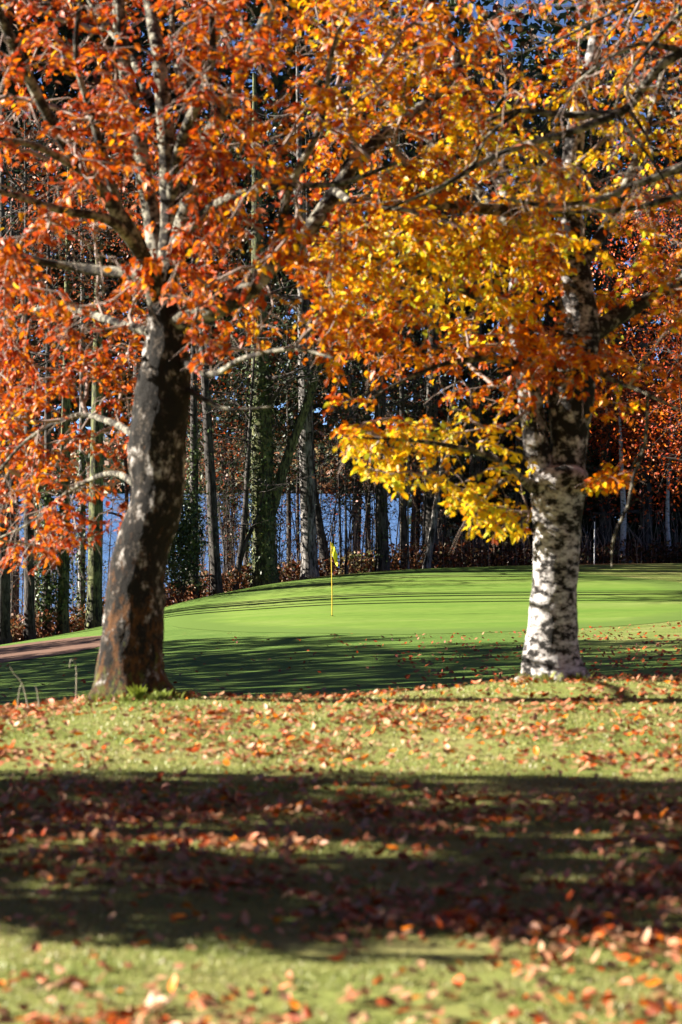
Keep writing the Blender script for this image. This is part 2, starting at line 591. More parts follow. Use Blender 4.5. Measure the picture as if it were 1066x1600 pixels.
# lake and the land on its far side
me = mesh_np("lake", [(-3500, 60, -9), (3500, 60, -9), (3500, 1700, -9), (-3500, 1700, -9)], [np.array([[0, 1, 2, 3]])])
obj("lake", me, M['water'], kind="structure")
hx = np.linspace(-3500, 3500, 90)
hy = np.linspace(1500, 3600, 26)
HX, HYY = np.meshgrid(hx, hy)
up = np.clip((HYY - 1560) / 1400, 0, 1)
HZ = -12 + up ** 0.8 * (22 + 56 * fbm(np.stack([HX / 700, HYY / 900], -1), 31, 4)) + 6 * np.clip((HYY - 1530) / 60, 0, 1) * fbm(np.stack([HX / 40, HYY / 60], -1), 33)
nx = len(hx)
j, i = np.meshgrid(np.arange(nx - 1), np.arange(len(hy) - 1))
a = i * nx + j
obj("hills", mesh_np("hills", np.stack([HX, HYY, HZ], -1).reshape(-1, 3), [np.stack([a, a + 1, a + nx + 1, a + nx], -1).reshape(-1, 4)], None, True),
    M['far_hill'], kind="structure")

# ------------------------------------------------------------------ leaves
FARWOOD = (HX, HYY, HZ)
LT = np.array([[0, 0, 0], [0, .34, 0], [0, .70, 0], [0, 1.0, 0], [-.27, .28, 0], [-.25, .62, 0], [.27, .28, 0], [.25, .62, 0]], float)
LF3 = np.array([[0, 1, 4], [2, 3, 5], [0, 6, 1], [2, 7, 3]])
LF4 = np.array([[4, 1, 2, 5], [1, 6, 7, 2]])

def leaves_geo(P, D, Nn, size, fold, curl):
    """oriented beech leaves: returns verts (n,8,3)"""
    D = norm(D)
    X = norm(np.cross(D, Nn))
    Z = np.cross(X, D)
    n = len(P)
    T = np.repeat(LT[None], n, 0)
    T[:, :, 2] = np.abs(T[:, :, 0]) * fold[:, None] - curl[:, None] * T[:, :, 1] ** 2
    T *= size[:, None, None]
    return P[:, None] + T[..., 0:1] * X[:, None] + T[..., 1:2] * D[:, None] + T[..., 2:3] * Z[:, None]

def leaves_mesh(name, G, colors, origin=(0, 0, 0)):
    n = len(G)
    off = (np.arange(n) * 8)[:, None, None]
    F3 = (LF3[None] + off).reshape(-1, 3)
    F4 = (LF4[None] + off).reshape(-1, 4)
    return mesh_np(name, G.reshape(-1, 3) - np.asarray(origin), [F3, F4], np.repeat(colors, 8, 0))

def diamonds_mesh(name, P, Nn, size, colors, origin=(0, 0, 0)):
    """small four-cornered leaves for far foliage"""
    n = len(P)
    r = rng.normal(size=(n, 3))
    U = norm(np.cross(Nn, r))
    Vv = norm(np.cross(Nn, U))
    s = size[:, None]
    pts = np.stack([P + U * s, P + Vv * s * 0.55, P - U * s, P - Vv * s * 0.55], 1)
    F = (np.arange(n) * 4)[:, None] + np.arange(4)[None]
    return mesh_np(name, pts.reshape(-1, 3) - np.asarray(origin), [F], np.repeat(colors, 4, 0))

PAL = {
    'rust': (0.44, 0.066, 0.005), 'orange': (0.66, 0.175, 0.004), 'brown': (0.25, 0.048, 0.010), 'amber': (0.74, 0.30, 0.006),
    'gold': (0.80, 0.46, 0.008), 'yellow': (0.84, 0.63, 0.018), 'lime': (0.46, 0.48, 0.03), 'pink': (0.60, 0.215, 0.11), 'crimson': (0.36, 0.038, 0.010),
}
def palette(keys, weights, n):
    w_ = np.asarray(weights, float)
    k = rng.choice(len(keys), n, p=w_ / w_.sum())
    c = np.array([PAL[q] for q in keys])[k]
    return c * rng.uniform(0.8, 1.15, (n, 1))

# ------------------------------------------------------------------ near trees
def ring_trunk(rows, d, seed, lobes=5, flare=0.35, dy=None, sides=56, step=0.035):
    """trunk from rows (column, row, half width in frame pixels) seen at depth d; roots flare at the foot"""
    rows = np.asarray(rows, float)
    P = np.array([[*W(r[0], r[1], d), r[2] / FPX * d] for r in rows])
    if dy is not None:
        P[:, 1] += dy
    Q = smooth_path(P, step)
    pts, rad = Q[:, :3], Q[:, 3]
    tb = Tubes()
    m = len(pts)
    t = norm(np.gradient(pts, axis=0))
    u = norm(np.array([1.0, 0, 0]) - t * t[:, :1])
    v = np.cross(t, u)
    a = np.arange(sides) / sides * 2 * math.pi
    hz = pts[:, 2] - pts[0, 2]
    k = np.exp(-hz / 0.16)[:, None]
    lob = np.cos(a * lobes + seed)[None] * 0.5 + 0.5 * np.cos(a * 3 + seed * 2.1)[None]
    q = np.stack(np.broadcast_arrays(np.cos(a)[None] * 1.3, np.sin(a)[None] * 1.3, (hz * 1.6)[:, None]), -1)
    q2 = np.stack(np.broadcast_arrays(np.cos(a)[None] * 5, np.sin(a)[None] * 5, (hz * 9)[:, None]), -1)
    R = rad[:, None] * (1 + flare * k * np.maximum(lob, -0.35) + 0.16 * (fbm(q, seed) - 0.5) + 0.15 * (fbm(q2, seed + 5) - 0.5) + 0.06 * (fbm(q2 * 3.1, seed + 9) - 0.5))
    ring = pts[:, None] + R[..., None] * (np.cos(a)[None, :, None] * u[:, None] + np.sin(a)[None, :, None] * v[:, None])
    tb.V.append(ring.reshape(-1, 3))
    i = np.arange(m - 1)[:, None] * sides
    j = np.arange(sides)[None]
    kk = (j + 1) % sides
    tb.F.append(np.stack([i + j, i + kk, i + sides + kk, i + sides + j], -1).reshape(-1, 4))
    return tb, Q

def grow(limbs, attract, rt=0.0036, leaf_n=12, leaf_size=(0.040, 0.086), twiglets=3, droop=0.25, bare=0.06, seg=0.11, seed=1):
    """limbs: list of (path (m,4) with radius). attract: (n,3). Every attractor is reached by a twig from the nearest wood.
    returns limb tubes list, twig Tubes, leaf arrays"""
    r_ = np.random.default_rng(seed)
    NP = [l[:, :3] for l in limbs]
    pos = np.concatenate(NP)
    cap = len(attract) * 26 + len(pos) + 1000
    buf = np.zeros((cap, 3))
    buf[:len(pos)] = pos
    direc = np.zeros((cap, 3))
    k = 0
    for l in NP:
        direc[k:k + len(l)] = norm(np.gradient(l, axis=0))
        k += len(l)
    n = len(pos)
    nl = n
    par = -np.ones(cap, int)
    d0 = np.array([np.min(np.sum((pos - a) ** 2, 1)) for a in attract])
    order = np.argsort(d0)
    chains = []
    for ai in order:
        a = attract[ai]
        dv = a - buf[:n]
        dist = np.sqrt(np.sum(dv * dv, 1))
        al = np.sum(dv * direc[:n], 1) / np.maximum(dist, 1e-6)
        q = int(np.argmin(dist * (1.25 - 0.45 * al)))
        L0 = dist[q]
        if L0 < 0.05:
            continue
        m = max(2, int(L0 / seg))
        s0 = buf[q]
        t = (np.arange(1, m + 1) / m)[:, None]
        out = norm(direc[q] + 0.9 * dv[q] / L0)
        mid = s0 + out * L0 * 0.5 + np.array([0, 0, 0.06 * L0])
        path = (1 - t) ** 2 * s0 + 2 * t * (1 - t) * mid + t * t * a
        jit = r_.normal(size=(m, 3)) * 0.016 * min(1, L0 * 2)
        jit[-1] = 0
        path = path + jit
        ids = list(range(n, n + m))
        buf[n:n + m] = path
        fp = np.vstack([s0, path])
        direc[n:n + m] = norm(np.diff(fp, axis=0))
        par[n] = q
        par[n + 1:n + m] = np.arange(n, n + m - 1)
        chains.append((q, ids))
        n += m
    cnt = np.zeros(n)
    for q, ids in chains:
        cnt[ids[-1]] += 1
    for i in range(n - 1, nl - 1, -1):
        if par[i] >= 0:
            cnt[par[i]] += cnt[i]
    rad = rt * np.maximum(cnt, 0.5) ** 0.43
    tw = Tubes()
    LP, LD, LN, LS = [], [], [], []
    for q, ids in chains:
        p = np.vstack([buf[q], buf[ids]])
        r0 = rad[ids[0]] * 1.15
        rr = np.r_[r0, rad[ids]]
        rr[-1] *= 0.5
        tw.add(p, rr, 6 if r0 > 0.012 else 4)
        isbare = r_.random() < bare
        m = len(p)
        sprays = [(p[max(0, int(m * 0.25)):], leaf_n)]
        tang = norm(p[-1] - p[max(0, m - 4)])
        for s in range(twiglets):
            b = p[r_.integers(max(0, m // 3), m)]
            side = np.cross(tang, [0, 0, 1.0]) * (1 if s % 2 else -1)
            dr = norm(tang * r_.uniform(0.3, 1.0) + side * r_.uniform(0.4, 1.0) + np.array([0, 0, r_.uniform(-0.5, 0.15)]))
            ln = r_.uniform(0.12, 0.30)
            tt = np.linspace(0, 1, 4)[:, None]
            sp = b + dr * ln * tt + np.array([0, 0, -0.3]) * ln * tt ** 2 + r_.normal(size=(4, 3)) * 0.008 * tt
            tw.add(sp, np.linspace(rt * 0.7, rt * 0.35, 4), 3)
            sprays.append((sp[1:], int(leaf_n * 0.55)))
        if isbare:
            continue
        for sp, ln in sprays:
            if ln < 1:
                continue
            k = len(sp)
            f = r_.uniform(0, k - 1, ln)
            i0 = np.minimum(f.astype(int), k - 2)
            b = sp[i0] + (sp[i0 + 1] - sp[i0]) * (f - i0)[:, None]
            tg = norm(sp[i0 + 1] - sp[i0])
            sgn = np.where(r_.random(ln) < 0.5, 1, -1)[:, None]
            side = norm(np.cross(tg, np.array([0, 0, 1.0])) + 1e-4) * sgn
            dd = norm(tg * 0.55 + side * r_.uniform(0.5, 1.1, (ln, 1)) + r_.normal(size=(ln, 3)) * 0.35 + np.array([0, 0, -droop]))
            nn = norm(np.array([0, 0, 0.8]) + r_.normal(size=(ln, 3)) * 0.55)
            LP.append(b + dd * 0.012 + r_.normal(size=(ln, 3)) * 0.012)
            LD.append(dd)
            LN.append(nn)
            LS.append(r_.uniform(*leaf_size, ln))
    return tw, np.concatenate(LP), np.concatenate(LD), np.concatenate(LN), np.concatenate(LS)

def limb(*rows):
    """rows (column, row, depth, radius in metres)"""
    return smooth_path(np.array([[*W(a, b, d), r] for a, b, d, r in rows]), 0.10)

# lower edge of the foliage as the frame sees it
BOT = np.array([[-300, 560], [-40, 800], [0, 893], [60, 898], [110, 868], [170, 838], [225, 815], [262, 770], [285, 700], [300, 655], [360, 650], [385, 560],
                [420, 545], [470, 560], [500, 640], [520, 690], [560, 738], [620, 770], [690, 785], [730, 845], [790, 842], [835, 845], [850, 640],
                [905, 640], [915, 770], [985, 765], [1000, 660], [1066, 610], [1400, 560]])
def below(px, py):
    return py > np.interp(px, BOT[:, 0], BOT[:, 1])

def finish_tree(root, mat_limb, limbs, limb_names, tw, LP, LD, LN, LS, cols, trunk=None, trunk_mat=None, singles=300, twig_mat=None, leaf_key='leaf'):
    o = np.array(root.location)
    if trunk is not None:
        obj("trunk", trunk.mesh("trunk", o), trunk_mat, root)
    for l, nm in zip(limbs, limb_names):
        if nm is None:
            continue
        t = Tubes()
        t.add(l[:, :3], l[:, 3], 14 if l[0, 3] > 0.04 else 8, 0.16, seed=int(abs(l[0, 0] * 100)) % 50)
        b = obj(nm, t.mesh(nm, o), mat_limb, root)
    obj("twigs", tw.mesh("twigs", o), twig_mat or M['twig'], root, "stuff")
    n = len(LP)
    fold = rng.uniform(0.05, 0.75, n)
    curl = rng.uniform(-0.1, 0.45, n)
    G = leaves_geo(LP, LD, LN, LS, fold, curl)
    px, py = proj(LP)
    vis = (px > 8) & (px < 1058) & (py > 8) & (py < 1100)
    idx = np.where(vis)[0]
    idx = idx[np.argsort(LP[idx, 1])][:singles] if singles else idx[:0]
    rest = np.ones(n, bool)
    rest[idx] = False
    # single leaves share a handful of meshes
    pool = {}
    for q in idx:
        c = cols[q]
        key = (round(float(c[0]) * 6), round(float(c[1]) * 10), int(q) % 3)
        if key not in pool:
            g = leaves_geo(np.zeros((1, 3)), np.array([[0, 1.0, 0]]), np.array([[0, 0, 1.0]]), np.ones(1), fold[q:q + 1], curl[q:q + 1])
            me = leaves_mesh("leaf", g, c[None])
            me.materials.append(M['leaf'])
            pool[key] = me
        D = Vector(norm(LD[q]))
        X = D.cross(Vector(LN[q])).normalized()
        Z = X.cross(D)
        s = float(LS[q])
        mt = Matrix(((X.x * s, D.x * s, Z.x * s, LP[q, 0] - o[0]), (X.y * s, D.y * s, Z.y * s, LP[q, 1] - o[1]), (X.z * s, D.z * s, Z.z * s, LP[q, 2] - o[2]), (0, 0, 0, 1)))
        lf = obj("leaf", pool[key], None, root)
        lf.matrix_local = mt
    obj("foliage", leaves_mesh("foliage", G[rest], cols[rest], o), M[leaf_key], root, "stuff")

# ---- the left tree
DL = TREE_L[1]
rowsL = [(205, 1106, 78), (204, 1088, 69), (203, 1070, 61), (203, 1045, 54), (205, 1010, 50), (208, 970, 47), (211, 930, 45), (215, 890, 43), (224, 850, 41),
         (240, 805, 40), (247, 760, 41), (246, 705, 45), (251, 650, 44), (256, 600, 41), (259, 560, 36), (258, 520, 29), (256, 480, 24), (254, 440, 21)]
tl = thing("beech_tree", "thick mossy beech trunk leaning right at the left of the green, rusty orange crown", "tree",
           (TREE_L[0], TREE_L[1], float(ground_z(TREE_L[0], TREE_L[1]))), "beeches on the grassy bank")
trunkL, TQ = ring_trunk(rowsL, DL, 3, 6, 0.5)
d = DL
limbsL = [
    limb((252, 480, d, .085), (222, 400, d - .3, .07), (190, 340, d - .6, .058), (95, 215, d - 1.1, .045), (15, 55, d - 1.5, .035), (-40, -80, d - 1.8, .025)),
    limb((254, 470, d, .08), (238, 350, d + .3, .07), (214, 200, d + .4, .06), (190, 60, d + .5, .055), (185, -80, d + .6, .04), (180, -300, d + .6, .02)),
    limb((258, 460, d, .09), (268, 340, d - .1, .08), (262, 240, d - .2, .07), (250, 100, d - .2, .055), (232, -20, d, .045), (220, -260, d, .025)),
    limb((260, 450, d, .08), (284, 330, d + .3, .07), (300, 200, d + .5, .058), (302, 115, d + .5, .055), (345, 30, d + .4, .05), (360, -90, d + .4, .035), (380, -280, d + .4, .015)),
    limb((262, 440, d, .08), (300, 310, d - .3, .072), (335, 200, d - .6, .06), (372, 130, d - .7, .052), (420, 20, d - .9, .045), (455, -100, d - 1.2, .03)),
    limb((262, 505, d, .085), (320, 490, d - .2, .078), (380, 460, d - .3, .075), (425, 415, d - .2, .07), (480, 365, d, .062), (560, 250, d + .3, .052), (630, 190, d + .5, .045), (700, 130, d + .7, .038), (760, 20, d + .8, .025)),
    limb((262, 400, d, .045), (330, 325, d - .9, .035), (420, 294, d - 1.4, .028), (533, 287, d - 1.7, .02), (620, 255, d - 1.9, .012)),
    limb((246, 440, d, .05), (180, 350, d - .9, .038), (100, 330, d - 1.3, .03), (0, 300, d - 1.7, .02), (-80, 290, d - 2, .012)),
    limb((236, 520, d, .04), (170, 500, d + 1.2, .033), (90, 480, d + 2.3, .027), (0, 500, d + 3.0, .018), (-60, 520, d + 3.3, .01)),
    limb((225, 690, d + .1, .038), (175, 660, d + 1.4, .030), (115, 650, d + 2.6, .024), (40, 690, d + 3.2, .017), (-20, 760, d + 3.5, .01)),
    limb((228, 770, d + .1, .033), (180, 740, d + 1.4, .026), (120, 760, d + 2.5, .02), (50, 815, d + 3.1, .013), (0, 840, d + 3.4, .008)),
    limb((275, 560, d, .035), (330, 585, d - .5, .026), (380, 560, d - .9, .02), (460, 545, d - 1.3, .014), (520, 560, d - 1.5, .008)),
    limb((280, 600, d, .03), (320, 625, d - .2, .02), (360, 640, d - .3, .012), (430, 635, d - .4, .007)),
    limb((266, 330, d, .05), (285, 220, d - .8, .04), (330, 110, d - 1.1, .03), (332, 20, d - 1.2, .022), (350, -80, d - 1.3, .012)),
    limb((190, 340, d - .6, .04), (150, 200, d - .9, .03), (120, 90, d - 1.0, .022), (130, -30, d - 1.1, .014)),
    limb((140, 275, d - .9, .035), (60, 230, d - 1.3, .025), (-10, 215, d - 1.6, .018), (-70, 180, d - 1.8, .01)),
    limb((236, 160, d + .4, .04), (205, 90, d + .9, .03), (150, 20, d + 1.2, .02), (110, -60, d + 1.3, .012)),
    limb((300, 160, d + .5, .035), (270, 80, d + .8, .028), (275, 0, d + 1, .02), (300, -90, d + 1, .012)),
    limb((440, 400, d - .2, .045), (450, 300, d - .6, .035), (500, 200, d - .8, .025), (520, 80, d - .9, .018), (560, -20, d - 1, .01)),
    limb((525, 300, d + .1, .035), (560, 320, d - .4, .025), (640, 330, d - .7, .017), (700, 360, d - .9, .01)),
    limb((240, 430, d, .05), (130, 420, d + .3, .038), (30, 400, d + .3, .028), (-60, 360, d + .4, .018)),
]
def boxpts(n, px0, px1, py0, py1, d0, d1):
    dd = rng.uniform(d0, d1, n)
    px = rng.uniform(px0, px1, n)
    py = rng.uniform(py0, py1, n)
    P = np.stack([(px - 533) / FPX * dd, dd, EYE - (py - HY) / FPX * dd], -1)
    return P

A = np.concatenate([
    boxpts(520, -120, 330, -60, 520, d - 2.3, d + 2.6),
    boxpts(330, 280, 560, -60, 560, d - 2.2, d + 2.2),
    boxpts(110, 90, 430, -20, 430, d - 2.2, d - .5),
    boxpts(60, 300, 560, 430, 700, d - 1.6, d + .6),
    boxpts(520, -70, 240, 470, 900, d + 2.2, d + 4.3),
    boxpts(90, 540, 760, -50, 380, d - 2.0, d + 0.8),
    boxpts(160, -500, 500, -420, -60, d - 2.2, d + 2.2),
])
px, py = proj(A)
keep = ~below(px, py + 12)
keep &= ~((px > 185) & (px < 300) & (py > 470) & (A[:, 1] < d + .4))
keep &= ~((px < -20) & (A[:, 2] < 3.3))
# a little open sky and thinner foliage near the limbs' fork
keep &= ~((np.hypot((px - 228) / 40, (py - 100) / 75) < 1) & (rng.random(len(A)) < 0.75))
keep &= fbm(A * 1.7, 55) > 0.45
keep &= ~((px > 385) & (px < 800) & (py > 545) & (rng.random(len(A)) < 0.7))
A = A[keep]
tw, LP, LD, LN, LS = grow(limbsL, A, seed=5, leaf_n=12, twiglets=3, bare=0.42, rt=0.0042)
px, py = proj(LP)
k = ~below(px, py) & ~((px > 212) & (px < 292) & (py > 470) & (py < 790) & (LP[:, 1] < d) & (rng.random(len(px)) < 0.85))
LP, LD, LN, LS, px, py = LP[k], LD[k], LN[k], LS[k], px[k], py[k]
nz = fbm(LP * 1.4, 77)
c1 = palette(['rust', 'orange', 'brown', 'amber', 'pink', 'crimson'], [4, 3.6, 1.8, 1.2, 1.0, 1.3], len(LP))
c2 = palette(['orange', 'amber', 'gold', 'rust'], [3, 3, 1.5, 1], len(LP))
c3 = palette(['rust', 'brown', 'crimson', 'orange'], [3, 2.5, 2, 1], len(LP))
c1 = np.where((rng.random(len(LP)) < (fbm(LP * 2.0, 79) - .42) * 4)[:, None], c3, c1)
f = np.clip((px - 330) / 200, 0, 1) * 0.7 + (nz - 0.5) * 1.6
cols = np.where((rng.random(len(LP)) < f)[:, None], c2, c1)
finish_tree(tl, M['bark_limb'], limbsL, ["branch"] * len(limbsL), tw, LP, LD, LN, LS, cols, trunkL, M['bark_mossy'])

# ---- the right tree
DR = TREE_R[1]
d = DR
rowsR = [(866, 1080, 68), (866, 1062, 58), (865, 1048, 51), (863, 1030, 46), (864, 985, 40), (866, 935, 37), (868, 885, 36), (870, 835, 36), (871, 790, 41), (871, 760, 43), (872, 738, 44), (872, 728, 33), (871, 721, 16), (871, 717, 3)]
tr_ = thing("beech_tree", "pale forked beech trunk to the right of the green, golden yellow crown", "tree",
            (TREE_R[0], TREE_R[1], float(ground_z(TREE_R[0], TREE_R[1]))), "beeches on the grassy bank")
trunkR, TQ = ring_trunk(rowsR, DR, 8, 5, 0.42)
limbsR = [
    limb((855, 790, d, .12), (846, 735, d - .03, .112), (837, 690, d - .04, .105), (831, 635, d - .05, .104), (820, 580, d, .09), (806, 485, d + .1, .075), (812, 390, d + .2, .065), (790, 300, d + .3, .055), (745, 180, d + .4, .045), (700, 60, d + .4, .03), (680, -100, d + .4, .015)),
    limb((880, 790, d, .15), (886, 735, d, .155), (889, 690, d, .158), (892, 635, d, .19), (895, 580, d + .05, .20), (905, 500, d + .1, .17), (893, 400, d + .15, .13), (890, 300, d + .2, .10), (900, 200, d + .2, .08), (930, 60, d + .2, .055), (945, -100, d + .2, .035), (955, -300, d + .3, .015)),
    limb((920, 525, d + .1, .09), (965, 495, d + .2, .075), (1010, 470, d + .3, .065), (1066, 440, d + .4, .055), (1140, 380, d + .6, .035)),
    limb((832, 765, d - .1, .035), (790, 727, d - .6, .028), (740, 705, d - .9, .022), (660, 690, d - 1.1, .016), (580, 685, d - 1.2, .010), (535, 680, d - 1.3, .006)),
    limb((834, 755, d - .1, .028), (800, 745, d - .5, .022), (770, 765, d - .7, .016), (745, 800, d - .8, .010), (732, 838, d - .8, .006)),
    limb((912, 770, d - .1, .02), (945, 758, d - .4, .014), (990, 752, d - .5, .008)),
    limb((808, 500, d + .05, .05), (730, 455, d - .2, .04), (640, 420, d - .5, .03), (550, 395, d - .7, .02), (480, 380, d - .8, .01)),
    limb((890, 330, d + .1, .06), (800, 330, d - .5, .05), (700, 322, d - .9, .042), (620, 318, d - 1.1, .03), (560, 330, d - 1.2, .014)),
    limb((818, 570, d, .04), (760, 560, d - .5, .03), (690, 570, d - .8, .02), (620, 600, d - 1.0, .012), (550, 640, d - 1.2, .006)),
    limb((905, 420, d + .1, .06), (960, 330, d + .4, .045), (1010, 200, d + .6, .035), (1050, 60, d + .8, .02)),
    limb((800, 360, d + .2, .05), (720, 270, d + .6, .04), (640, 190, d + .9, .03), (560, 120, d + 1.1, .02), (500, 40, d + 1.2, .01)),
    limb((908, 560, d, .035), (950, 590, d - .6, .025), (1000, 610, d - .9, .017), (1060, 640, d - 1.1, .01)),
    # the broken dead branch hanging by the trunk
    limb((1012, 612, d - .9, .014), (1008, 690, d - .9, .012), (990, 745, d - .92, .014), (982, 790, d - .95, .013), (966, 822, d - .95, .012), (957, 850, d - .95, .009), (956, 885, d - .95, .004)),
    limb((982, 790, d - .95, .007), (995, 780, d - .95, .005), (1006, 783, d - .95, .003)),
    limb((1004, 700, d - .9, .006), (985, 735, d - .88, .005), (988, 752, d - .9, .003)),
]
A = np.concatenate([
    boxpts(620, 470, 1150, -60, 420, d - 2.0, d + 2.6),
    boxpts(420, 500, 860, 330, 640, d - 1.8, d + 1.8),
    boxpts(120, 820, 1120, 400, 650, d - 1.4, d + 2.2),
    boxpts(190, 525, 845, 655, 850, d - 1.5, d + .3),
    boxpts(45, 820, 925, 530, 640, d - .9, d - .3),
    boxpts(90, 800, 945, 300, 540, d - 1.4, d - .35),
    boxpts(40, 910, 1000, 735, 775, d - .7, d),
    boxpts(140, 500, 1500, -420, -60, d - 2.2, d + 2.2),
])
px, py = proj(A)
keep = ~below(px, py + 14)
keep &= fbm(A * 1.6, 56) > 0.45
keep &= ~((px > 490) & (px < 790) & (py > 555) & (py < 652) & (rng.random(len(A)) < 0.72))
keep &= ~((px > 800) & (px < 935) & (py > 560) & (py < 1000) & (A[:, 1] < d - 0) & (rng.random(len(A)) < 0.6))
keep &= ~((px > 1000) & (A[:, 1] > d + 1) & (py > 420))
A = A[keep]
tw, LP, LD, LN, LS = grow(limbsR, A, seed=6, leaf_n=13, twiglets=3, bare=0.16, rt=0.004)
px, py = proj(LP)
k = ~below(px, py) & ~((px > 835) & (px < 915) & (py > 620) & (py < 1000) & (LP[:, 1] < d))
LP, LD, LN, LS, px, py = LP[k], LD[k], LN[k], LS[k], px[k], py[k]
nz = fbm(LP * 1.2, 78)
g = lambda cx, cy, sx, sy: np.exp(-(((px - cx) / sx) ** 2 + ((py - cy) / sy) ** 2))
yel = 0.15 + 1.7 * g(720, 755, 190, 100) + 0.8 * g(600, 400, 170, 80) + 0.9 * g(900, 230, 150, 150) + 0.35 * g(600, 100, 120, 80) + 0.5 * g(760, 480, 80, 60) \
    - 0.75 * g(760, 590, 190, 45) - 0.5 * g(1060, 600, 60, 100) + (nz - 0.5) * 1.8
c1 = palette(['rust', 'orange', 'amber', 'gold', 'pink'], [1.8, 4, 3, 1.2, .6], len(LP))
c2 = palette(['yellow', 'gold', 'amber', 'lime'], [2.6, 3.4, 1.5, 1.3], len(LP))
c3 = palette(['rust', 'brown', 'orange'], [3, 2, 2], len(LP))
c1 = np.where((rng.random(len(LP)) < (fbm(LP * 2.0, 80) - .45) * 4)[:, None], c3, c1)
cols = np.where((rng.random(len(LP)) < yel)[:, None], c2, c1)
finish_tree(tr_, M['bark_limb'], limbsR, ["stem", "stem"] + ["branch"] * (len(limbsR) - 2), tw, LP, LD, LN, LS, cols, trunkR, M['bark_white'])
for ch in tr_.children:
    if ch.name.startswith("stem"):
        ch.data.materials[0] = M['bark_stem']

# ---- the tree beyond the right edge whose bare pale branches reach in
d = 17.6
xr = thing("beech_tree", "beech beyond the right edge reaching long bare grey branches in over the yellow crown", "tree",
           (4.6, 18.2, float(ground_z(4.6, 18.2))), "beeches on the grassy bank")
def rel(*rows):
    return limb(*rows)
limbsX = [
    limb((1400, 60, 18.1, .10), (1250, 40, 17.9, .07), (1066, 82, d, .04), (998, 145, d, .034), (973, 175, d, .032), (883, 181, d, .026), (813, 174, d, .02), (760, 190, d - .1, .012)),
    limb((973, 175, d, .03), (900, 205, d - .1, .027), (850, 218, d - .1, .025), (790, 238, d - .15, .024), (740, 262, d - .2, .02), (690, 292, d - .3, .016), (600, 330, d - .3, .008)),
    limb((1400, 200, 18.1, .08), (1200, 210, 17.9, .055), (1066, 262, d + .2, .035), (983, 293, d + .2, .03), (933, 314, d + .2, .025), (860, 322, d + .2, .018), (780, 310, d + .2, .01)),
    limb((1300, 240, 18, .05), (1150, 280, 17.9, .04), (1066, 304, d + .1, .025), (1000, 324, d + .1, .02), (933, 331, d + .1, .015), (860, 333, d + .1, .01)),
    limb((1066, 82, d, .025), (1000, 70, d - .2, .018), (940, 100, d - .3, .013), (890, 140, d - .3, .01), (850, 170, d - .3, .006)),
    limb((980, 170, d, .016), (1010, 215, d - .2, .012), (1025, 260, d - .2, .009), (1040, 290, d - .2, .006)),
    limb((960, 178, d, .014), (985, 210, d - .3, .013), (1012, 245, d - .3, .01), (1050, 300, d - .3, .008), (1080, 330, d - .3, .006)),
    limb((813, 174, d, .014), (760, 215, d - .1, .013), (745, 250, d - .1, .012), (720, 275, d, .009)),
    limb((1300, -30, 18, .05), (1120, -10, 17.5, .03), (1066, 20, d - .3, .02), (1010, 80, d - .4, .014), (975, 130, d - .4, .01), (960, 170, d - .4, .006)),
    limb((1300, -100, 18, .05), (1066, -30, d, .02), (960, 20, d, .014), (880, 60, d, .01), (800, 90, d, .006)),
]
trunkX = Tubes().add(smooth_path(np.array([[4.6, 18.2, -.1, .36], [4.62, 18.2, .15, .27], [4.6, 18.2, 1.5, .23], [4.5, 18.15, 3.2, .2], [4.35, 18.1, 4.6, .15], [4.2, 18.1, 6.5, .08], [4.1, 18.1, 8.5, .03]]), .1), None, 1) if False else None
tq = smooth_path(np.array([[4.6, 18.2, -.1, .36], [4.62, 18.2, .15, .27], [4.6, 18.2, 1.5, .23], [4.5, 18.15, 3.2, .2], [4.2, 18.1, 4.6, .15], [4.1, 18.1, 6.5, .08], [4.0, 18.1, 8.5, .03]]), .1)
trunkX = Tubes().add(tq[:, :3], tq[:, 3], 24, 0.1)
A = np.concatenate([boxpts(150, 760, 1120, -20, 345, d - .7, d + .6), boxpts(60, 1090, 1600, -100, 420, d - 1, d + 1.2), boxpts(40, 1090, 1500, -400, -60, d - 1, d + 1.5)])
tw, LP, LD, LN, LS = grow(limbsX, A, seed=9, leaf_n=3, twiglets=3, bare=0.7, rt=0.0034)
cols = palette(['rust', 'orange', 'brown', 'pink'], [2, 3, 1, 1], len(LP))
finish_tree(xr, M['bark_limb'], limbsX, ["branch"] * len(limbsX), tw, LP, LD, LN, LS, cols, trunkX, M['bark_white'], singles=0)

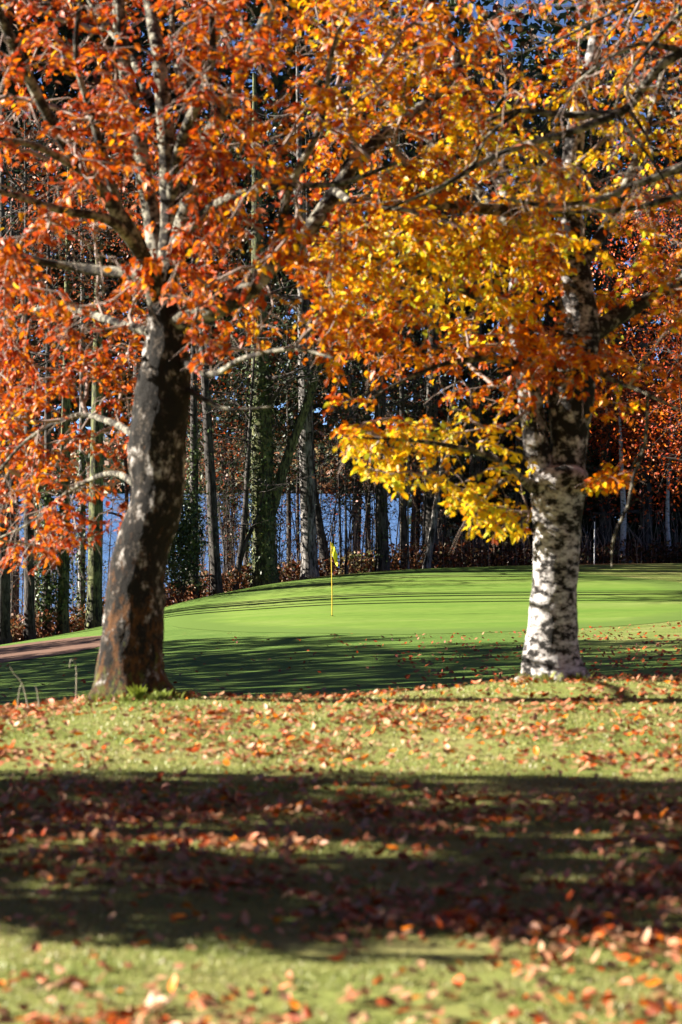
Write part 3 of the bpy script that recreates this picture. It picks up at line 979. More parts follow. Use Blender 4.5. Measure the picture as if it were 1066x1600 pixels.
# ------------------------------------------------------------------ beeches outside the left edge: they throw the shade on the lawn
def plain_beech(label, base, h0, h1, rad, n_att, leaf_size, seed, group, stretch=(1, 1), thr=.36, ns=.8):
    r_ = np.random.default_rng(seed)
    root = thing("beech_tree", label, "tree", base, group)
    b = np.asarray(base, float)
    H = h1 + 0.5
    tq = smooth_path(np.array([[0, 0, -.2, .42], [0, 0, .2, .3], [.05, .05, h0, .25], [.1, 0, (h0 + H) / 2, .16], [0, .1, H, .03]]), .25)
    tq[:, :3] += b
    limbs = [tq]
    for k in range(11):
        a_ = k * 2.4 + r_.uniform(-.3, .3)
        z0 = h0 * 0.9 + (H - h0) * 0.75 * k / 11
        ln = rad * r_.uniform(.7, .95) * (1 - 0.35 * k / 11)
        e = np.array([math.cos(a_) * ln * stretch[0], math.sin(a_) * ln * stretch[1], ln * r_.uniform(.1, .45)])
        s = np.interp(z0, tq[:, 2] - b[2], tq[:, 0]), np.interp(z0, tq[:, 2] - b[2], tq[:, 1]), z0 + b[2]
        s = np.array(s)
        limbs.append(smooth_path(np.array([[*s, .08], [*(s + e * .4 + [0, 0, .25]), .055], [*(s + e), .015]]), .2))
    u = norm(r_.normal(size=(n_att, 3))) * (r_.random((n_att, 1)) ** 0.4)
    A = b + np.array([0, 0, (h0 + h1) / 2]) + u * np.array([rad * stretch[0], rad * stretch[1], (h1 - h0) / 2])
    A = A[fbm(A * ns, seed) > thr]
    tw, LP, LD, LN, LS = grow(limbs, A, seed=seed, leaf_n=9, twiglets=3, bare=0.03, rt=0.006, leaf_size=leaf_size, seg=.25)
    cols = palette(['rust', 'brown', 'crimson'], [1.5, 3, 1.5], len(LP)) * .75  # leaf colour darkened so less warm light leaks into the cast shade
    tb = Tubes().add(tq[:, :3], tq[:, 3], 16, 0.1)
    finish_tree(root, M['bark_limb'], limbs[1:], ["branch"] * 11, tw, LP, LD, LN, LS, cols, tb, M['bark_white'], singles=0, leaf_key='shade_leaf')
    return root

def copy_tree(o, loc, rz, label, sc=1.0):
    c = o.copy()
    COL.objects.link(c)
    c.location = loc
    c.rotation_euler = (0, 0, rz)
    c.scale = (sc, sc, sc)
    c["label"] = label
    for ch in list(o.children):
        q = ch.copy()
        COL.objects.link(q)
        q.parent = c
    return c

OFF = "beeches beyond the left edge of the picture"
near_b = plain_beech("rusty beech beyond the left edge shading the lawn nearest the camera", (-9.5, 12.3, float(ground_z(-9.5, 12.3))), 2.4, 6.0, 2.5, 2000, (.08, .12), 41, OFF, (1.15, 1.05), .50, 1.15)
far_b = plain_beech("broad beech beyond the left edge shading the dip before the green", (-17.0, 38.0, float(ground_z(-17.0, 38.0))), 1.6, 14.5, 5.0, 2300, (.15, .21), 42, OFF)
copy_tree(near_b, (-3.5, 9.75, float(ground_z(-3.5, 9.75))), 2.0, "low young beech beyond the left edge, nearest the camera", .36)
for x, y, rz, sc, lab in (
        (-18.0, 46.0, 1.9, 1.0, "second broad beech beyond the left edge, level with the dip"),
        (-20.0, 54.0, 3.9, .95, "third broad beech beyond the left edge, level with the front of the green"),
        (-16.5, 30.7, 5.0, .8, "smaller beech beyond the left edge, just behind the grassy bank"),
        (-24.0, 61.3, 0.7, .85, "fourth broad beech beyond the left edge, level with the brown bunker"),
        (-23.0, 69.3, 2.7, .62, "small beech beyond the left edge, past the brown bunker")):
    copy_tree(far_b, (x, y, float(ground_z(x, y))), rz, lab, sc)
for x, y, rz, sc, lab in (  # unseen trees added to block sky light and darken the shaded sides
        (11.5, 14.0, .4, 1.1, "unseen beech added beyond the right edge to block sky light, level with the near lawn"),
        (13.5, 25.0, 1.4, 1.2, "unseen beech added beyond the right edge to block sky light, level with the grassy bank"),
        (18.5, 38.0, 2.4, 1.2, "unseen beech added beyond the right edge to block sky light, level with the dip"),
        (22.0, 55.0, 3.4, 1.3, "unseen beech added beyond the right edge to block sky light, level with the green"),
        (10.0, 2.0, 4.4, 1.2, "unseen beech added to the right of the camera to block sky light"),
        (3.0, -9.0, 5.4, 1.3, "unseen beech added behind the camera to block sky light, a little right"),
        (-6.5, -8.0, .9, 1.2, "unseen beech added behind the camera to block sky light, a little left"),
        (-14.0, -3.0, 2.2, 1.2, "unseen beech added far left behind the camera to block sky light")):
    copy_tree(far_b, (x, y, float(ground_z(x, y))), rz, lab, sc)["group"] = "unseen beeches added around the lawn to block sky light"

# ------------------------------------------------------------------ woodland behind the green
def back_tree(name, label, cat, px, width, top_dx, barkm, off=0.6, height=17.0, crown0=9.0, crown_r=2.6, leaves=1600, pal=(['brown', 'rust'], [1, 1]),
              leaf_s=(.10, .2), ivy=None, branches=9, br0=None, fork=None, seed=0, bend=0.0, tone=1.0, group="trees behind the green", leafm='far_leaf'):
    r_ = np.random.default_rng(seed + 900)
    dd = float(rim_d(px)) + off
    x = (px - 533) / FPX * dd
    b = np.array([x, dd, float(ground_z(x, dd))])
    root = thing(name, label, cat, b, group)
    rr = width / FPX * dd / 2
    k = top_dx / 260.0 * height * 0.9            # lean, from the sideways drift over 260 frame rows
    P = np.array([[0, 0, -.4, rr * 1.6], [0, 0, .15, rr * 1.22], [k * .06 + bend * .2, 0, height * .06, rr], [k * .25 + bend, .1, height * .25, rr * .92],
                  [k * .6 + bend * .5, .1, height * .6, rr * .6], [k, 0, height, rr * .12]])
    q = smooth_path(P, .3)
    q[:, :3] += b
    tb = Tubes().add(q[:, :3], q[:, 3], 16, 0.10, seed)
    if fork:
        hz, dx, top, fr = fork
        i0 = int(np.argmin(abs(q[:, 2] - b[2] - hz)))
        s = q[i0]
        f = smooth_path(np.array([[s[0], s[1], s[2] - .3, s[3] * .7], [s[0] + dx * .25, s[1], s[2] + (top - hz) * .2, rr * fr], [s[0] + dx * .6, s[1] + .1, s[2] + (top - hz) * .5, rr * fr * .8], [s[0] + dx, s[1], s[2] + top - hz, rr * fr * .2]]), .3)
        tb.add(f[:, :3], f[:, 3], 12, 0.1, seed + 3)
    obj("trunk", tb.mesh("trunk", b), M[barkm], root)
    bt = Tubes()
    ends = []
    z0 = crown0 * .8 if br0 is None else br0
    for i in range(branches):
        z = z0 + (height * .93 - z0) * (i + r_.random()) / branches
        s = np.array([np.interp(z, q[:, 2] - b[2], q[:, 0]), np.interp(z, q[:, 2] - b[2], q[:, 1]), z + b[2]])
        a_ = r_.uniform(0, 6.28)
        ln = crown_r * r_.uniform(.6, 1.1)
        e = np.array([math.cos(a_), math.sin(a_), r_.uniform(-.1, .7)]) * ln
        br = smooth_path(np.array([[*s, rr * .28], [*(s + e * .5 + r_.normal(size=3) * .15 * ln), rr * .16], [*(s + e), .008]]), .3)
        bt.add(br[:, :3], br[:, 3], 5)
        for w_ in range(5):
            t_ = br[r_.integers(len(br) // 3, len(br)), :3]
            e2 = r_.normal(size=3) * np.array([.5, .5, .35]) * crown_r * .4
            sub = smooth_path(np.array([[*t_, .02], [*(t_ + e2 * .5 + r_.normal(size=3) * .1), .014], [*(t_ + e2), .006]]), .3)
            bt.add(sub[:, :3], sub[:, 3], 3)
            ends.append(sub[-1, :3])
            for w2 in range(3):
                t2 = sub[r_.integers(1, len(sub)), :3]
                e3 = r_.normal(size=3) * crown_r * .14
                bt.add(np.array([t2, t2 + e3 * .5 + r_.normal(size=3) * .04, t2 + e3]), [.011, .008, .004], 3)
                ends.append(t2 + e3)
    if branches:
        obj("branches", bt.mesh("branches", b), M['dark_wood'], root, "stuff")
    if leaves and ends:
        ends = np.array(ends)
        ends = ends[ends[:, 2] - b[2] > crown0 * .85] if (ends[:, 2] - b[2] > crown0 * .85).any() else ends
        c = ends[r_.integers(0, len(ends), leaves)]
        Pn = c + r_.normal(size=(leaves, 3)) * np.array([.42, .42, .26]) * crown_r * .36
        Nn = norm(r_.normal(size=(leaves, 3)) + np.array([0, 0, .7]))
        col = palette(pal[0], pal[1], leaves) * tone
        obj("foliage", diamonds_mesh("foliage", Pn, Nn, r_.uniform(*leaf_s, leaves) * .5, col, b), M[leafm], root, "stuff")
    if ivy:
        iz0, iz1, ni, spread = ivy
        zz = iz0 + (iz1 - iz0) * r_.random(ni) ** 1.15
        aa = r_.uniform(0, 6.28, ni)
        rr2 = np.interp(zz, q[:, 2] - b[2], q[:, 3]) + np.abs(r_.normal(size=ni)) * spread * (0.4 + fbm(np.stack([zz * 1.4, aa * .8], -1), seed))
        cx = np.interp(zz, q[:, 2] - b[2], q[:, 0])
        cy = np.interp(zz, q[:, 2] - b[2], q[:, 1])
        Pn = np.stack([cx + np.cos(aa) * rr2, cy + np.sin(aa) * rr2, zz + b[2]], -1)
        Nn = norm(np.stack([np.cos(aa), np.sin(aa), np.full(ni, .35)], -1) + r_.normal(size=(ni, 3)) * .4)
        col = np.array([0.034, 0.052, 0.012])[None] * r_.uniform(.55, 1.7, (ni, 1)) * np.where(r_.random((ni, 1)) < .12, np.array([[1.7, 1.3, .8]]), 1.0)
        obj("ivy", diamonds_mesh("ivy", Pn, Nn, r_.uniform(.05, .085, ni), col, b), M['ivy'], root, "stuff")
    return root

PAL['pine'] = (0.022, 0.036, 0.012)
PAL['holly'] = (0.028, 0.045, 0.016)
PAL['bronze'] = (0.16, 0.07, 0.025)
DK = (['pine', 'holly', 'bronze'], [3, 2, 1])
BR = (['bronze', 'brown', 'pine'], [2, 2, 1])
RED = (['crimson', 'rust', 'brown', 'pink'], [3, 3, 2, .7])

back_tree("woodland_tree", "black bare trunk cut by the left edge beside the water", "tree", 4, 24, 0, 'bark_dark', 0.5, seed=1, crown0=11, leaves=900, pal=BR, br0=9)
back_tree("woodland_tree", "straight black trunk standing second from the left edge against the lake", "tree", 46, 17, -2, 'bark_dark', 0.5, seed=2, crown0=11, leaves=900, pal=BR, br0=9)
back_tree("woodland_tree", "leafy ivy column of a trunk between two black trunks at far left", "tree", 72, 13, 2, 'bark_dark', 1.2, seed=3, crown0=11, leaves=700, pal=BR, ivy=(0.6, 5.5, 2200, .34), br0=9)
back_tree("woodland_tree", "trunk with pale ivied left flank just right of the ivy column", "tree", 98, 18, 4, 'bark_green', 0.7, seed=4, crown0=11, leaves=900, pal=BR, ivy=(1.0, 4.6, 420, .10), br0=9)
back_tree("woodland_tree", "thin pale trunk with ivy patches behind the green barked trunk", "tree", 127, 12, 1, 'bark_grey', 1.5, seed=5, crown0=11, leaves=700, pal=BR, ivy=(.2, 6, 500, .12), br0=9)
back_tree("woodland_tree", "stout trunk with bright green algae on its sunny side left of the mossy beech", "tree", 147, 24, 4, 'bark_green', 0.3, seed=6, crown0=11, leaves=900, pal=BR, br0=9)
back_tree("woodland_tree", "dark ivied trunk seen close to the right of the mossy beech", "tree", 303, 14, 0, 'bark_dark', 1.0, seed=8, crown0=8, leaves=900, pal=BR, ivy=(.3, 6.5, 1100, .28), br0=6)
back_tree("woodland_tree", "slim black trunk leaning left, standing alone against the lake", "tree", 339, 17, -16, 'bark_dark', 0.3, seed=9, crown0=7, leaves=1200, pal=DK, br0=4.5)
back_tree("woodland_tree", "thin crooked trunk leaning right beside the big ivied trunk", "tree", 368, 9, 22, 'bark_dark', 0.9, seed=10, height=11, crown0=5, leaves=600, pal=DK, br0=2.2, bend=.12, fork=(1.5, 1.0, 4.2, .7))
back_tree("woodland_tree", "biggest trunk by the lake, forked and clad in green ivy", "tree", 414, 38, -6, 'bark_green', 0.2, seed=11, crown0=7, leaves=2200, pal=DK, ivy=(.2, 8.5, 2600, .17), br0=4.5, fork=(2.3, 3.4, 14, .40), height=19, crown_r=3.2)
back_tree("woodland_tree", "smooth grey trunk sunlit on its left side, left of the flag", "tree", 484, 25, -7, 'bark_grey', 0.3, seed=12, crown0=9, leaves=1600, pal=DK, br0=6.5, height=20)
back_tree("woodland_tree", "dark trunk sweeping left from its foot behind the yellow flag", "tree", 512, 14, -14, 'bark_dark', 1.3, seed=13, crown0=7, leaves=900, pal=DK, br0=4, bend=-.42)
back_tree("sapling", "left of two thin dark saplings just right of the flag", "sapling", 533, 4.2, -6, 'bark_dark', .8, seed=14, height=8, crown0=3, leaves=200, pal=BR, br0=2.5, crown_r=1.2, group="saplings behind the green")
back_tree("sapling", "right of two thin dark saplings just right of the flag", "sapling", 541, 4.2, -2, 'bark_dark', .4, seed=15, height=6, crown0=3, leaves=150, pal=BR, br0=2.5, crown_r=1.0, group="saplings behind the green")
back_tree("woodland_tree", "slender brown tree standing back among pale scrub right of the saplings", "tree", 558, 12, -12, 'bark_grey', 7.5, seed=16, height=12, crown0=4, leaves=700, pal=BR, br0=2.5, bend=.1)
back_tree("woodland_tree", "straight black trunk with frosted left flank, under the yellow spray", "tree", 598, 20, -4, 'bark_dark', 0.5, seed=17, crown0=6, leaves=2200, pal=DK, ivy=(.1, 3.0, 160, .07), br0=4.5, height=20, crown_r=3.2)
back_tree("woodland_tree", "thin dark trunk a little right of the frosted black trunk", "tree", 631, 10, -3, 'bark_dark', 1.2, seed=18, crown0=5, leaves=1200, pal=DK, br0=3)
back_tree("sapling", "very thin sapling close beside the thin dark trunk", "sapling", 638, 3.5, -1, 'bark_grey', .2, seed=19, height=6, crown0=3, leaves=120, pal=BR, br0=2.5, crown_r=1.0, group="saplings behind the green")
back_tree("woodland_tree", "thick dark trunk behind the leaning pale stem", "tree", 672, 22, 4, 'bark_dark', 1.4, seed=20, crown0=5, leaves=2400, pal=DK, br0=4, height=21, crown_r=3.4)
back_tree("woodland_tree", "pale grey stem leaning right in front of a thick dark trunk", "tree", 667, 11, 44, 'bark_grey', 0.4, seed=21, height=9, crown0=6, leaves=300, pal=BR, br0=5)
back_tree("woodland_tree", "dark pine trunk deep in shade left of the forked beech", "tree", 742, 20, 2, 'bark_dark', 3.5, seed=22, crown0=2.6, leaves=3600, pal=DK, br0=2.5, height=22, crown_r=3.6)
back_tree("woodland_tree", "shaded pine close behind the forked beech", "tree", 815, 20, 0, 'bark_dark', 4.5, seed=23, crown0=2.6, leaves=3600, pal=DK, br0=2.5, height=21, crown_r=3.6)
back_tree("birch_tree", "small silver birch with mossy yellow foot at the edge of the dark wood", "birch tree", 972, 10, -6, 'bark_birch', 2.0, seed=24, crown0=5, leaves=1500, pal=RED, br0=2.6, height=7.5, bend=.12)
back_tree("birch_tree", "thin grey birch stem near the right edge", "birch tree", 1047, 7, 2, 'bark_birch', 2.4, seed=25, crown0=5, leaves=1500, pal=RED, br0=2.6, height=7.5, bend=-.1)
back_tree("woodland_tree", "red leaved beech filling the gap right of the forked beech", "tree", 1010, 22, -4, 'bark_dark', 4.5, seed=26, crown0=2.4, leaves=12000, pal=RED, leaf_s=(.12, .2), br0=2.0, branches=26, height=14, crown_r=4.6)
back_tree("woodland_tree", "sunlit red leaved beech spreading in past the right edge above the green", "tree", 1135, 24, -4, 'bark_dark', -9.5, seed=27, crown0=3.2, leaves=15000, pal=(['crimson', 'rust', 'orange', 'pink'], [2, 3, 1.5, .8]), leaf_s=(.09, .17), br0=2.6, branches=34, height=14, crown_r=4.4)
back_tree("woodland_tree", "dark pine trunk behind the silver birch", "tree", 945, 20, 2, 'bark_dark', 5.5, seed=28, crown0=2.5, leaves=3600, pal=DK, br0=2.2, height=22, crown_r=3.6)
back_tree("pine_tree", "young dark pine between the slim leaning trunk and the big ivied trunk", "pine tree", 384, 9, 2, 'bark_dark', 3.0, seed=31, crown0=3.4, leaves=2600, pal=DK, br0=3.0, branches=16, height=11, crown_r=1.7, leaf_s=(.10, .18), group="young pines by the lake")
back_tree("pine_tree", "young dark pine between the ivied trunk and the smooth grey trunk", "pine tree", 452, 8, -2, 'bark_dark', 3.6, seed=32, crown0=3.9, leaves=2000, pal=DK, br0=3.4, branches=14, height=11, crown_r=1.5, leaf_s=(.10, .18), group="young pines by the lake")
back_tree("pine_tree", "young dark pine over the brush right of the flag", "pine tree", 575, 9, 1, 'bark_dark', 4.0, seed=33, crown0=3.0, leaves=2600, pal=DK, br0=2.6, branches=16, height=11, crown_r=1.8, leaf_s=(.10, .18), group="young pines by the lake")
back_tree("woodland_tree", "sparse brown leaved beech behind the rusty crown at upper left", "tree", 215, 20, 0, 'bark_dark', 9, seed=29, crown0=6, leaves=4200, pal=(['brown', 'bronze', 'rust', 'pine'], [2, 2, 1, 1]), br0=4, branches=16, height=19, crown_r=3.6)
back_tree("woodland_tree", "sparse brown leaved beech behind the hanging left sprays", "tree", 20, 20, 0, 'bark_dark', 10, seed=30, crown0=6, leaves=4200, pal=(['brown', 'bronze', 'rust', 'pine'], [2, 2, 1, 1]), br0=4, branches=16, height=19, crown_r=3.8)

# evergreen bush hidden behind the mossy trunk's right side
def bush(name, label, px, off, rx, rz, n, pal, mkey, size, z0=0.3, cat="bush"):
    dd = float(rim_d(px)) + off
    x = (px - 533) / FPX * dd
    b = np.array([x, dd, float(ground_z(x, dd))])
    root = thing(name, label, cat, b)
    st = Tubes()
    for k in range(9):
        e = rng.normal(size=3) * np.array([rx * .45, rx * .45, 0]) + np.array([0, 0, rz * rng.uniform(.9, 1.6)])
        st.add(smooth_path(np.array([[*b, .03], [*(b + e * .5 + rng.normal(size=3) * .08), .02], [*(b + e), .008]]), .2)[:, :3], np.linspace(.03, .008, len(smooth_path(np.array([[*b, .03], [*(b + e * .5), .02], [*(b + e), .008]]), .2))), 5) if False else st.add(np.array([b, b + e * .5 + rng.normal(size=3) * .06, b + e]), [.03, .02, .008], 5)
    obj("stems", st.mesh("stems", b), M['dark_wood'], root)
    u = norm(rng.normal(size=(n, 3))) * (rng.random((n, 1)) ** .33)
    u *= (0.65 + 0.6 * fbm(u * 2.2 + 5, int(px)))[:, None]
    Pn = b + np.array([0, 0, z0 + rz]) + u * np.array([rx, rx, rz])
    Nn = norm(u + rng.normal(size=(n, 3)) * .6)
    obj("foliage", diamonds_mesh("foliage", Pn, Nn, rng.uniform(*size, n), palette(*pal, n), b), M[mkey], root, "stuff")
bush("holly_bush", "dark evergreen bush poking out right of the mossy trunk", 280, 0.8, .95, 2.0, 4200, (['holly', 'pine'], [2, 1]), 'ivy', (.05, .1))

# far side of the wood: reads as one dark mass
n = 75000
px = rng.uniform(540, 1700, n)
dd = rng.uniform(103, 128, n)
hz = rng.random(n) ** 0.9 * 27
lowcut = np.interp(px, [540, 600, 700, 760, 1700], [9.0, 7.0, 2.5, 0.0, 0.0])
x = (px - 533) / FPX * dd
P = np.stack([x, dd, hz + ground_z(x, dd)], -1)
k = (hz > lowcut + rng.uniform(-.8, .8, n)) & (fbm(P * np.array([.22, .22, .14]), 91) > np.where(hz > 14, .33, .28))
n2 = 80000
px2 = rng.uniform(-500, 540, n2)
dd2 = rng.uniform(97, 118, n2)
hz2 = 6.3 + 23 * rng.random(n2) ** .85
x2 = (px2 - 533) / FPX * dd2
P2 = np.stack([x2, dd2, hz2 - 3.0], -1)
k2 = fbm(P2 * np.array([.25, .25, .16]), 92) > .37
n3 = 22000
px3 = rng.uniform(690, 1500, n3)
dd3 = rng.uniform(99, 112, n3)
x3 = (px3 - 533) / FPX * dd3
P3 = np.stack([x3, dd3, ground_z(x3, dd3) + 7 * rng.random(n3)], -1)
P = np.concatenate([P[k], P2[k2], P3])
col = palette(['pine', 'holly', 'bronze', 'brown'], [4, 3, 1, .35], len(P)) * .8
me = diamonds_mesh("woodland", P, norm(rng.normal(size=P.shape) + [0, 0, .5]), rng.uniform(.16, .36, len(P)), col)
obj("woodland", me, M['far_leaf'], kind="stuff")
st = Tubes()
for k in range(60):
    pxx = rng.uniform(560, 1500) if k < 46 else rng.uniform(-300, 560)
    dk = rng.uniform(99, 122)
    xx = (pxx - 533) / FPX * dk
    zz = float(ground_z(xx, dk))
    r0 = rng.uniform(.09, .22)
    st.add(np.array([[xx, dk, zz - .5], [xx + rng.normal() * .15, dk, zz + 7], [xx + rng.normal() * .4, dk, zz + 22]]), [r0, r0 * .8, r0 * .2], 8)
obj("woodland_stems", st.mesh("woodland_stems"), M['dark_wood'], kind="stuff")

# bracken and brush along the edge of the green
PAL['bracken'] = (0.30, 0.12, 0.045)
PAL['straw'] = (0.40, 0.30, 0.13)
PAL['reed'] = (0.22, 0.24, 0.07)
n = 26000
px = rng.uniform(-150, 1300, n)
rd = rim_d(px)
dd = rd + 0.5 + rng.random(n) ** 1.2 * np.where(px < 480, 3.0, 6.5)
x = (px - 533) / FPX * dd
hmax = np.interp(px, [-150, 0, 250, 480, 560, 640, 760, 860, 1300], [1.0, 0.9, 0.9, .55, 1.0, 1.0, 1.1, .9, .9])
hn = fbm(np.stack([x * .8, dd * .5], -1), 61)
hz = rng.random(n) ** 1.3 * hmax * (0.3 + 1.2 * hn)
P = np.stack([x, dd, ground_z(x, dd) + hz], -1)
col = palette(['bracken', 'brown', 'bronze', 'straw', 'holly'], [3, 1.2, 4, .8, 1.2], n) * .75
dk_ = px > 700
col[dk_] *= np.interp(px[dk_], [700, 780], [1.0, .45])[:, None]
pale = (px > 530) & (px < 590) & (rng.random(n) < .5)
col[pale] = palette(['straw', 'reed', 'bracken'], [2, 1.5, 1], int(pale.sum()))
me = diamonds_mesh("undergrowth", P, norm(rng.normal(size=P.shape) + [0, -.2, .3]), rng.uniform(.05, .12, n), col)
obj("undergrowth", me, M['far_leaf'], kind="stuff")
st = Tubes()
for k in range(800):
    pxx = rng.uniform(-100, 1150)
    dk = float(rim_d(pxx)) + rng.uniform(.5, 6)
    xx = (pxx - 533) / FPX * dk
    zz = float(ground_z(xx, dk))
    h = rng.uniform(.6, 2.4)
    st.add(np.array([[xx, dk, zz - .1], [xx + rng.normal() * .1, dk, zz + h * .5], [xx + rng.normal() * .3, dk + rng.normal() * .2, zz + h]]), [.012, .009, .004], 3)
obj("brush_stems", st.mesh("brush_stems"), M['twig'], kind="stuff")

# twiggy thicket between the trunks and the lake
def thicket():
    tb = Tubes()
    tips = []
    r_ = np.random.default_rng(404)
    for k in range(140):
        pxx = r_.choice([r_.uniform(285, 700), r_.uniform(-60, 180)], p=[.82, .18])
        dk = float(rim_d(pxx)) + r_.uniform(1.0, 9)
        b = np.array([(pxx - 533) / FPX * dk, dk, 0])
        b[2] = float(ground_z(b[0], b[1])) - .1
        h = r_.uniform(2.2, 7.5)
        le = r_.normal() * .12 * h
        stem = smooth_path(np.array([[*b, .028], [b[0] + le * .3, b[1], b[2] + h * .45, .02], [b[0] + le, b[1] + r_.normal() * .2, b[2] + h, .006]]), .25)
        tb.add(stem[:, :3], stem[:, 3], 4)
        for q in range(r_.integers(7, 15)):
            i = r_.integers(len(stem) // 4, len(stem))
            a_ = r_.uniform(0, 6.28)
            ln = r_.uniform(.3, 1.1) * h * .22
            e = np.array([math.cos(a_) * ln, math.sin(a_) * ln, ln * r_.uniform(-.1, .8)])
            s0 = stem[i, :3]
            p_ = np.array([s0, s0 + e * .5 + r_.normal(size=3) * .06, s0 + e])
            tb.add(p_, [.012, .009, .004], 3)
            for w in range(3):
                t0 = p_[1] + (p_[2] - p_[1]) * r_.random()
                e2 = r_.normal(size=3) * ln * .35
                tb.add(np.array([t0, t0 + e2 * .5 + r_.normal(size=3) * .02, t0 + e2]), [.008, .006, .004], 3)
                tips.append(t0 + e2)
                tips.append(t0 + e2 * .5)
    obj("thicket_stems", tb.mesh("thicket_stems"), M['dark_wood'], kind="stuff")
    tips = np.array(tips)
    n = 9000
    c = tips[r_.integers(0, len(tips), n)] + r_.normal(size=(n, 3)) * .11
    col = palette(['brown', 'bronze', 'holly', 'pine', 'straw'], [1.6, 3, 2.5, 2, .4], n)
    obj("thicket_leaves", diamonds_mesh("thicket_leaves", c, norm(r_.normal(size=(n, 3))), r_.uniform(.035, .075, n), col), M['far_leaf'], kind="stuff")
thicket()

# wooded far shore
r_ = np.random.default_rng(55)
n = 30000
fx_ = r_.uniform(-420, 420, n)
fy_ = 1530 + r_.random(n) ** 1.4 * 1500
gx = np.clip(((fx_ - hx[0]) / (hx[1] - hx[0])).astype(int), 0, len(hx) - 2)
gy = np.clip(((fy_ - hy[0]) / (hy[1] - hy[0])).astype(int), 0, len(hy) - 2)
u_ = (fx_ - hx[gx]) / (hx[1] - hx[0])
v_ = (fy_ - hy[gy]) / (hy[1] - hy[0])
fz_ = HZ[gy, gx] * (1 - u_) * (1 - v_) + HZ[gy, gx + 1] * u_ * (1 - v_) + HZ[gy + 1, gx] * (1 - u_) * v_ + HZ[gy + 1, gx + 1] * u_ * v_
k = fz_ > -10
P = np.stack([fx_, fy_, np.maximum(fz_, -9) + 7 * r_.random(n)], -1)[k]
col = palette(['bronze', 'holly', 'straw', 'bracken'], [2, 3, .4, 1], len(P)) * .8
obj("far_woods", diamonds_mesh("far_woods", P, norm(r_.normal(size=P.shape) + [0, -.4, .6]), r_.uniform(2.5, 6, len(P)), col), M['far_leaf'], kind="stuff")

# ------------------------------------------------------------------ the flag on the green
fx, fy = (519 - 533) / FPX * 70, 70.0
fz = float(ground_z(fx, fy)) + 0.03
fl = thing("flagstick", "yellow golf flag on a slender yellow pole standing in the hole on the green", "golf flag", (fx, fy, fz))
obj("pole", Tubes().add(np.array([[0, 0, -.08], [0, 0, .7], [-.015, 0, 1.45], [-.03, 0, 2.13]]), [.013, .0125, .012, .010], 10).mesh("pole"), M['yellow_paint'], fl)
nu, nv = 12, 10
U, Vv = np.meshgrid(np.linspace(0, 1, nu), np.linspace(0, 1, nv))
FX = -.03 + .02 + U * .17
FZ = 2.12 - Vv * .36 - U * .34 + .04 * np.sin(U * 4 + Vv * 2)
FY = .05 * np.sin(U * 8 + Vv * 3) * (.3 + U)
a = (np.arange(nv - 1)[:, None] * nu + np.arange(nu - 1)[None])
FV = np.stack([FX, FY, FZ], -1).reshape(-1, 3)
q = np.stack([a, a + 1, a + nu + 1, a + nu], -1).reshape(-1, 4)
fm = obj("flag", mesh_np("flag", FV, [q], None, True), M['yellow_cloth'], fl)
sol = fm.modifiers.new("cloth", 'SOLIDIFY')
sol.thickness = 0.004
cp = Tubes()
cp.V.append(np.array([[math.cos(t) * .054, math.sin(t) * .054, .006] for t in np.arange(20) / 20 * 6.2832] + [[math.cos(t) * .05, math.sin(t) * .05, -.0] for t in np.arange(20) / 20 * 6.2832]))
cup = mesh_np("hole_cup", np.concatenate([cp.V[0], [[0, 0, .004]]]), [np.array([[i, (i + 1) % 20, 20 + (i + 1) % 20, 20 + i] for i in range(20)]), np.array([[20 + i, 20 + (i + 1) % 20, 40] for i in range(20)])])
tag(obj("hole_cup", cup, M['cup'], loc=(fx, fy, fz)), "round hole in the green at the foot of the yellow flag pole", "golf hole")

# white marker posts along the wood
for px, top, lab in ((835, 828, "thin white post just left behind the forked beech"), (929, 815, "thin white post standing between the forked beech and the silver birch")):
    dd = float(rim_d(px)) + .2
    x = (px - 533) / FPX * dd
    z = float(ground_z(x, dd))
    h = EYE - (top - HY) / FPX * dd - z
    pt = Tubes().add(np.array([[0, 0, -.2], [0, 0, h * .5], [.01, 0, h - .03], [.01, 0, h]]), [.019, .018, .018, .009], 8)
    tag(obj("marker_post", pt.mesh("marker_post"), M['white_paint'], loc=(x, dd, z)), lab, "post", "posts at the wood's edge")

# ------------------------------------------------------------------ things at the trees' feet
def stalk(label, pts, d):
    P = np.array([W(a, b, d) for a, b in pts])
    P[0, 2] = float(ground_z(P[0, 0], P[0, 1])) - .02
    q = smooth_path(P, .03)
    o = P[0]
    t = Tubes().add(q - o, np.linspace(.0055, .002, len(q)), 5)
    ob = obj("dry_stalk", t.mesh("dry_stalk"), M['straw'], loc=o)
    tag(ob, label, "stalk", "dry stalks on the bank")
stalk("tall dry stalk bent over at its tip, left of the mossy trunk", [(118, 1082), (119, 1050), (116, 1035), (110, 1031), (108, 1044)], 18.2)
stalk("dry stalk near the left edge, slanting up to the left", [(46, 1092), (34, 1068), (22, 1054), (15, 1042)], 17.9)
stalk("dry stalk near the left edge, short and slanting right", [(25, 1096), (30, 1078), (34, 1068)], 17.85)
stalk("short dry stalk halfway between the left edge and the mossy trunk", [(62, 1090), (57, 1078), (53, 1071)], 18.0)

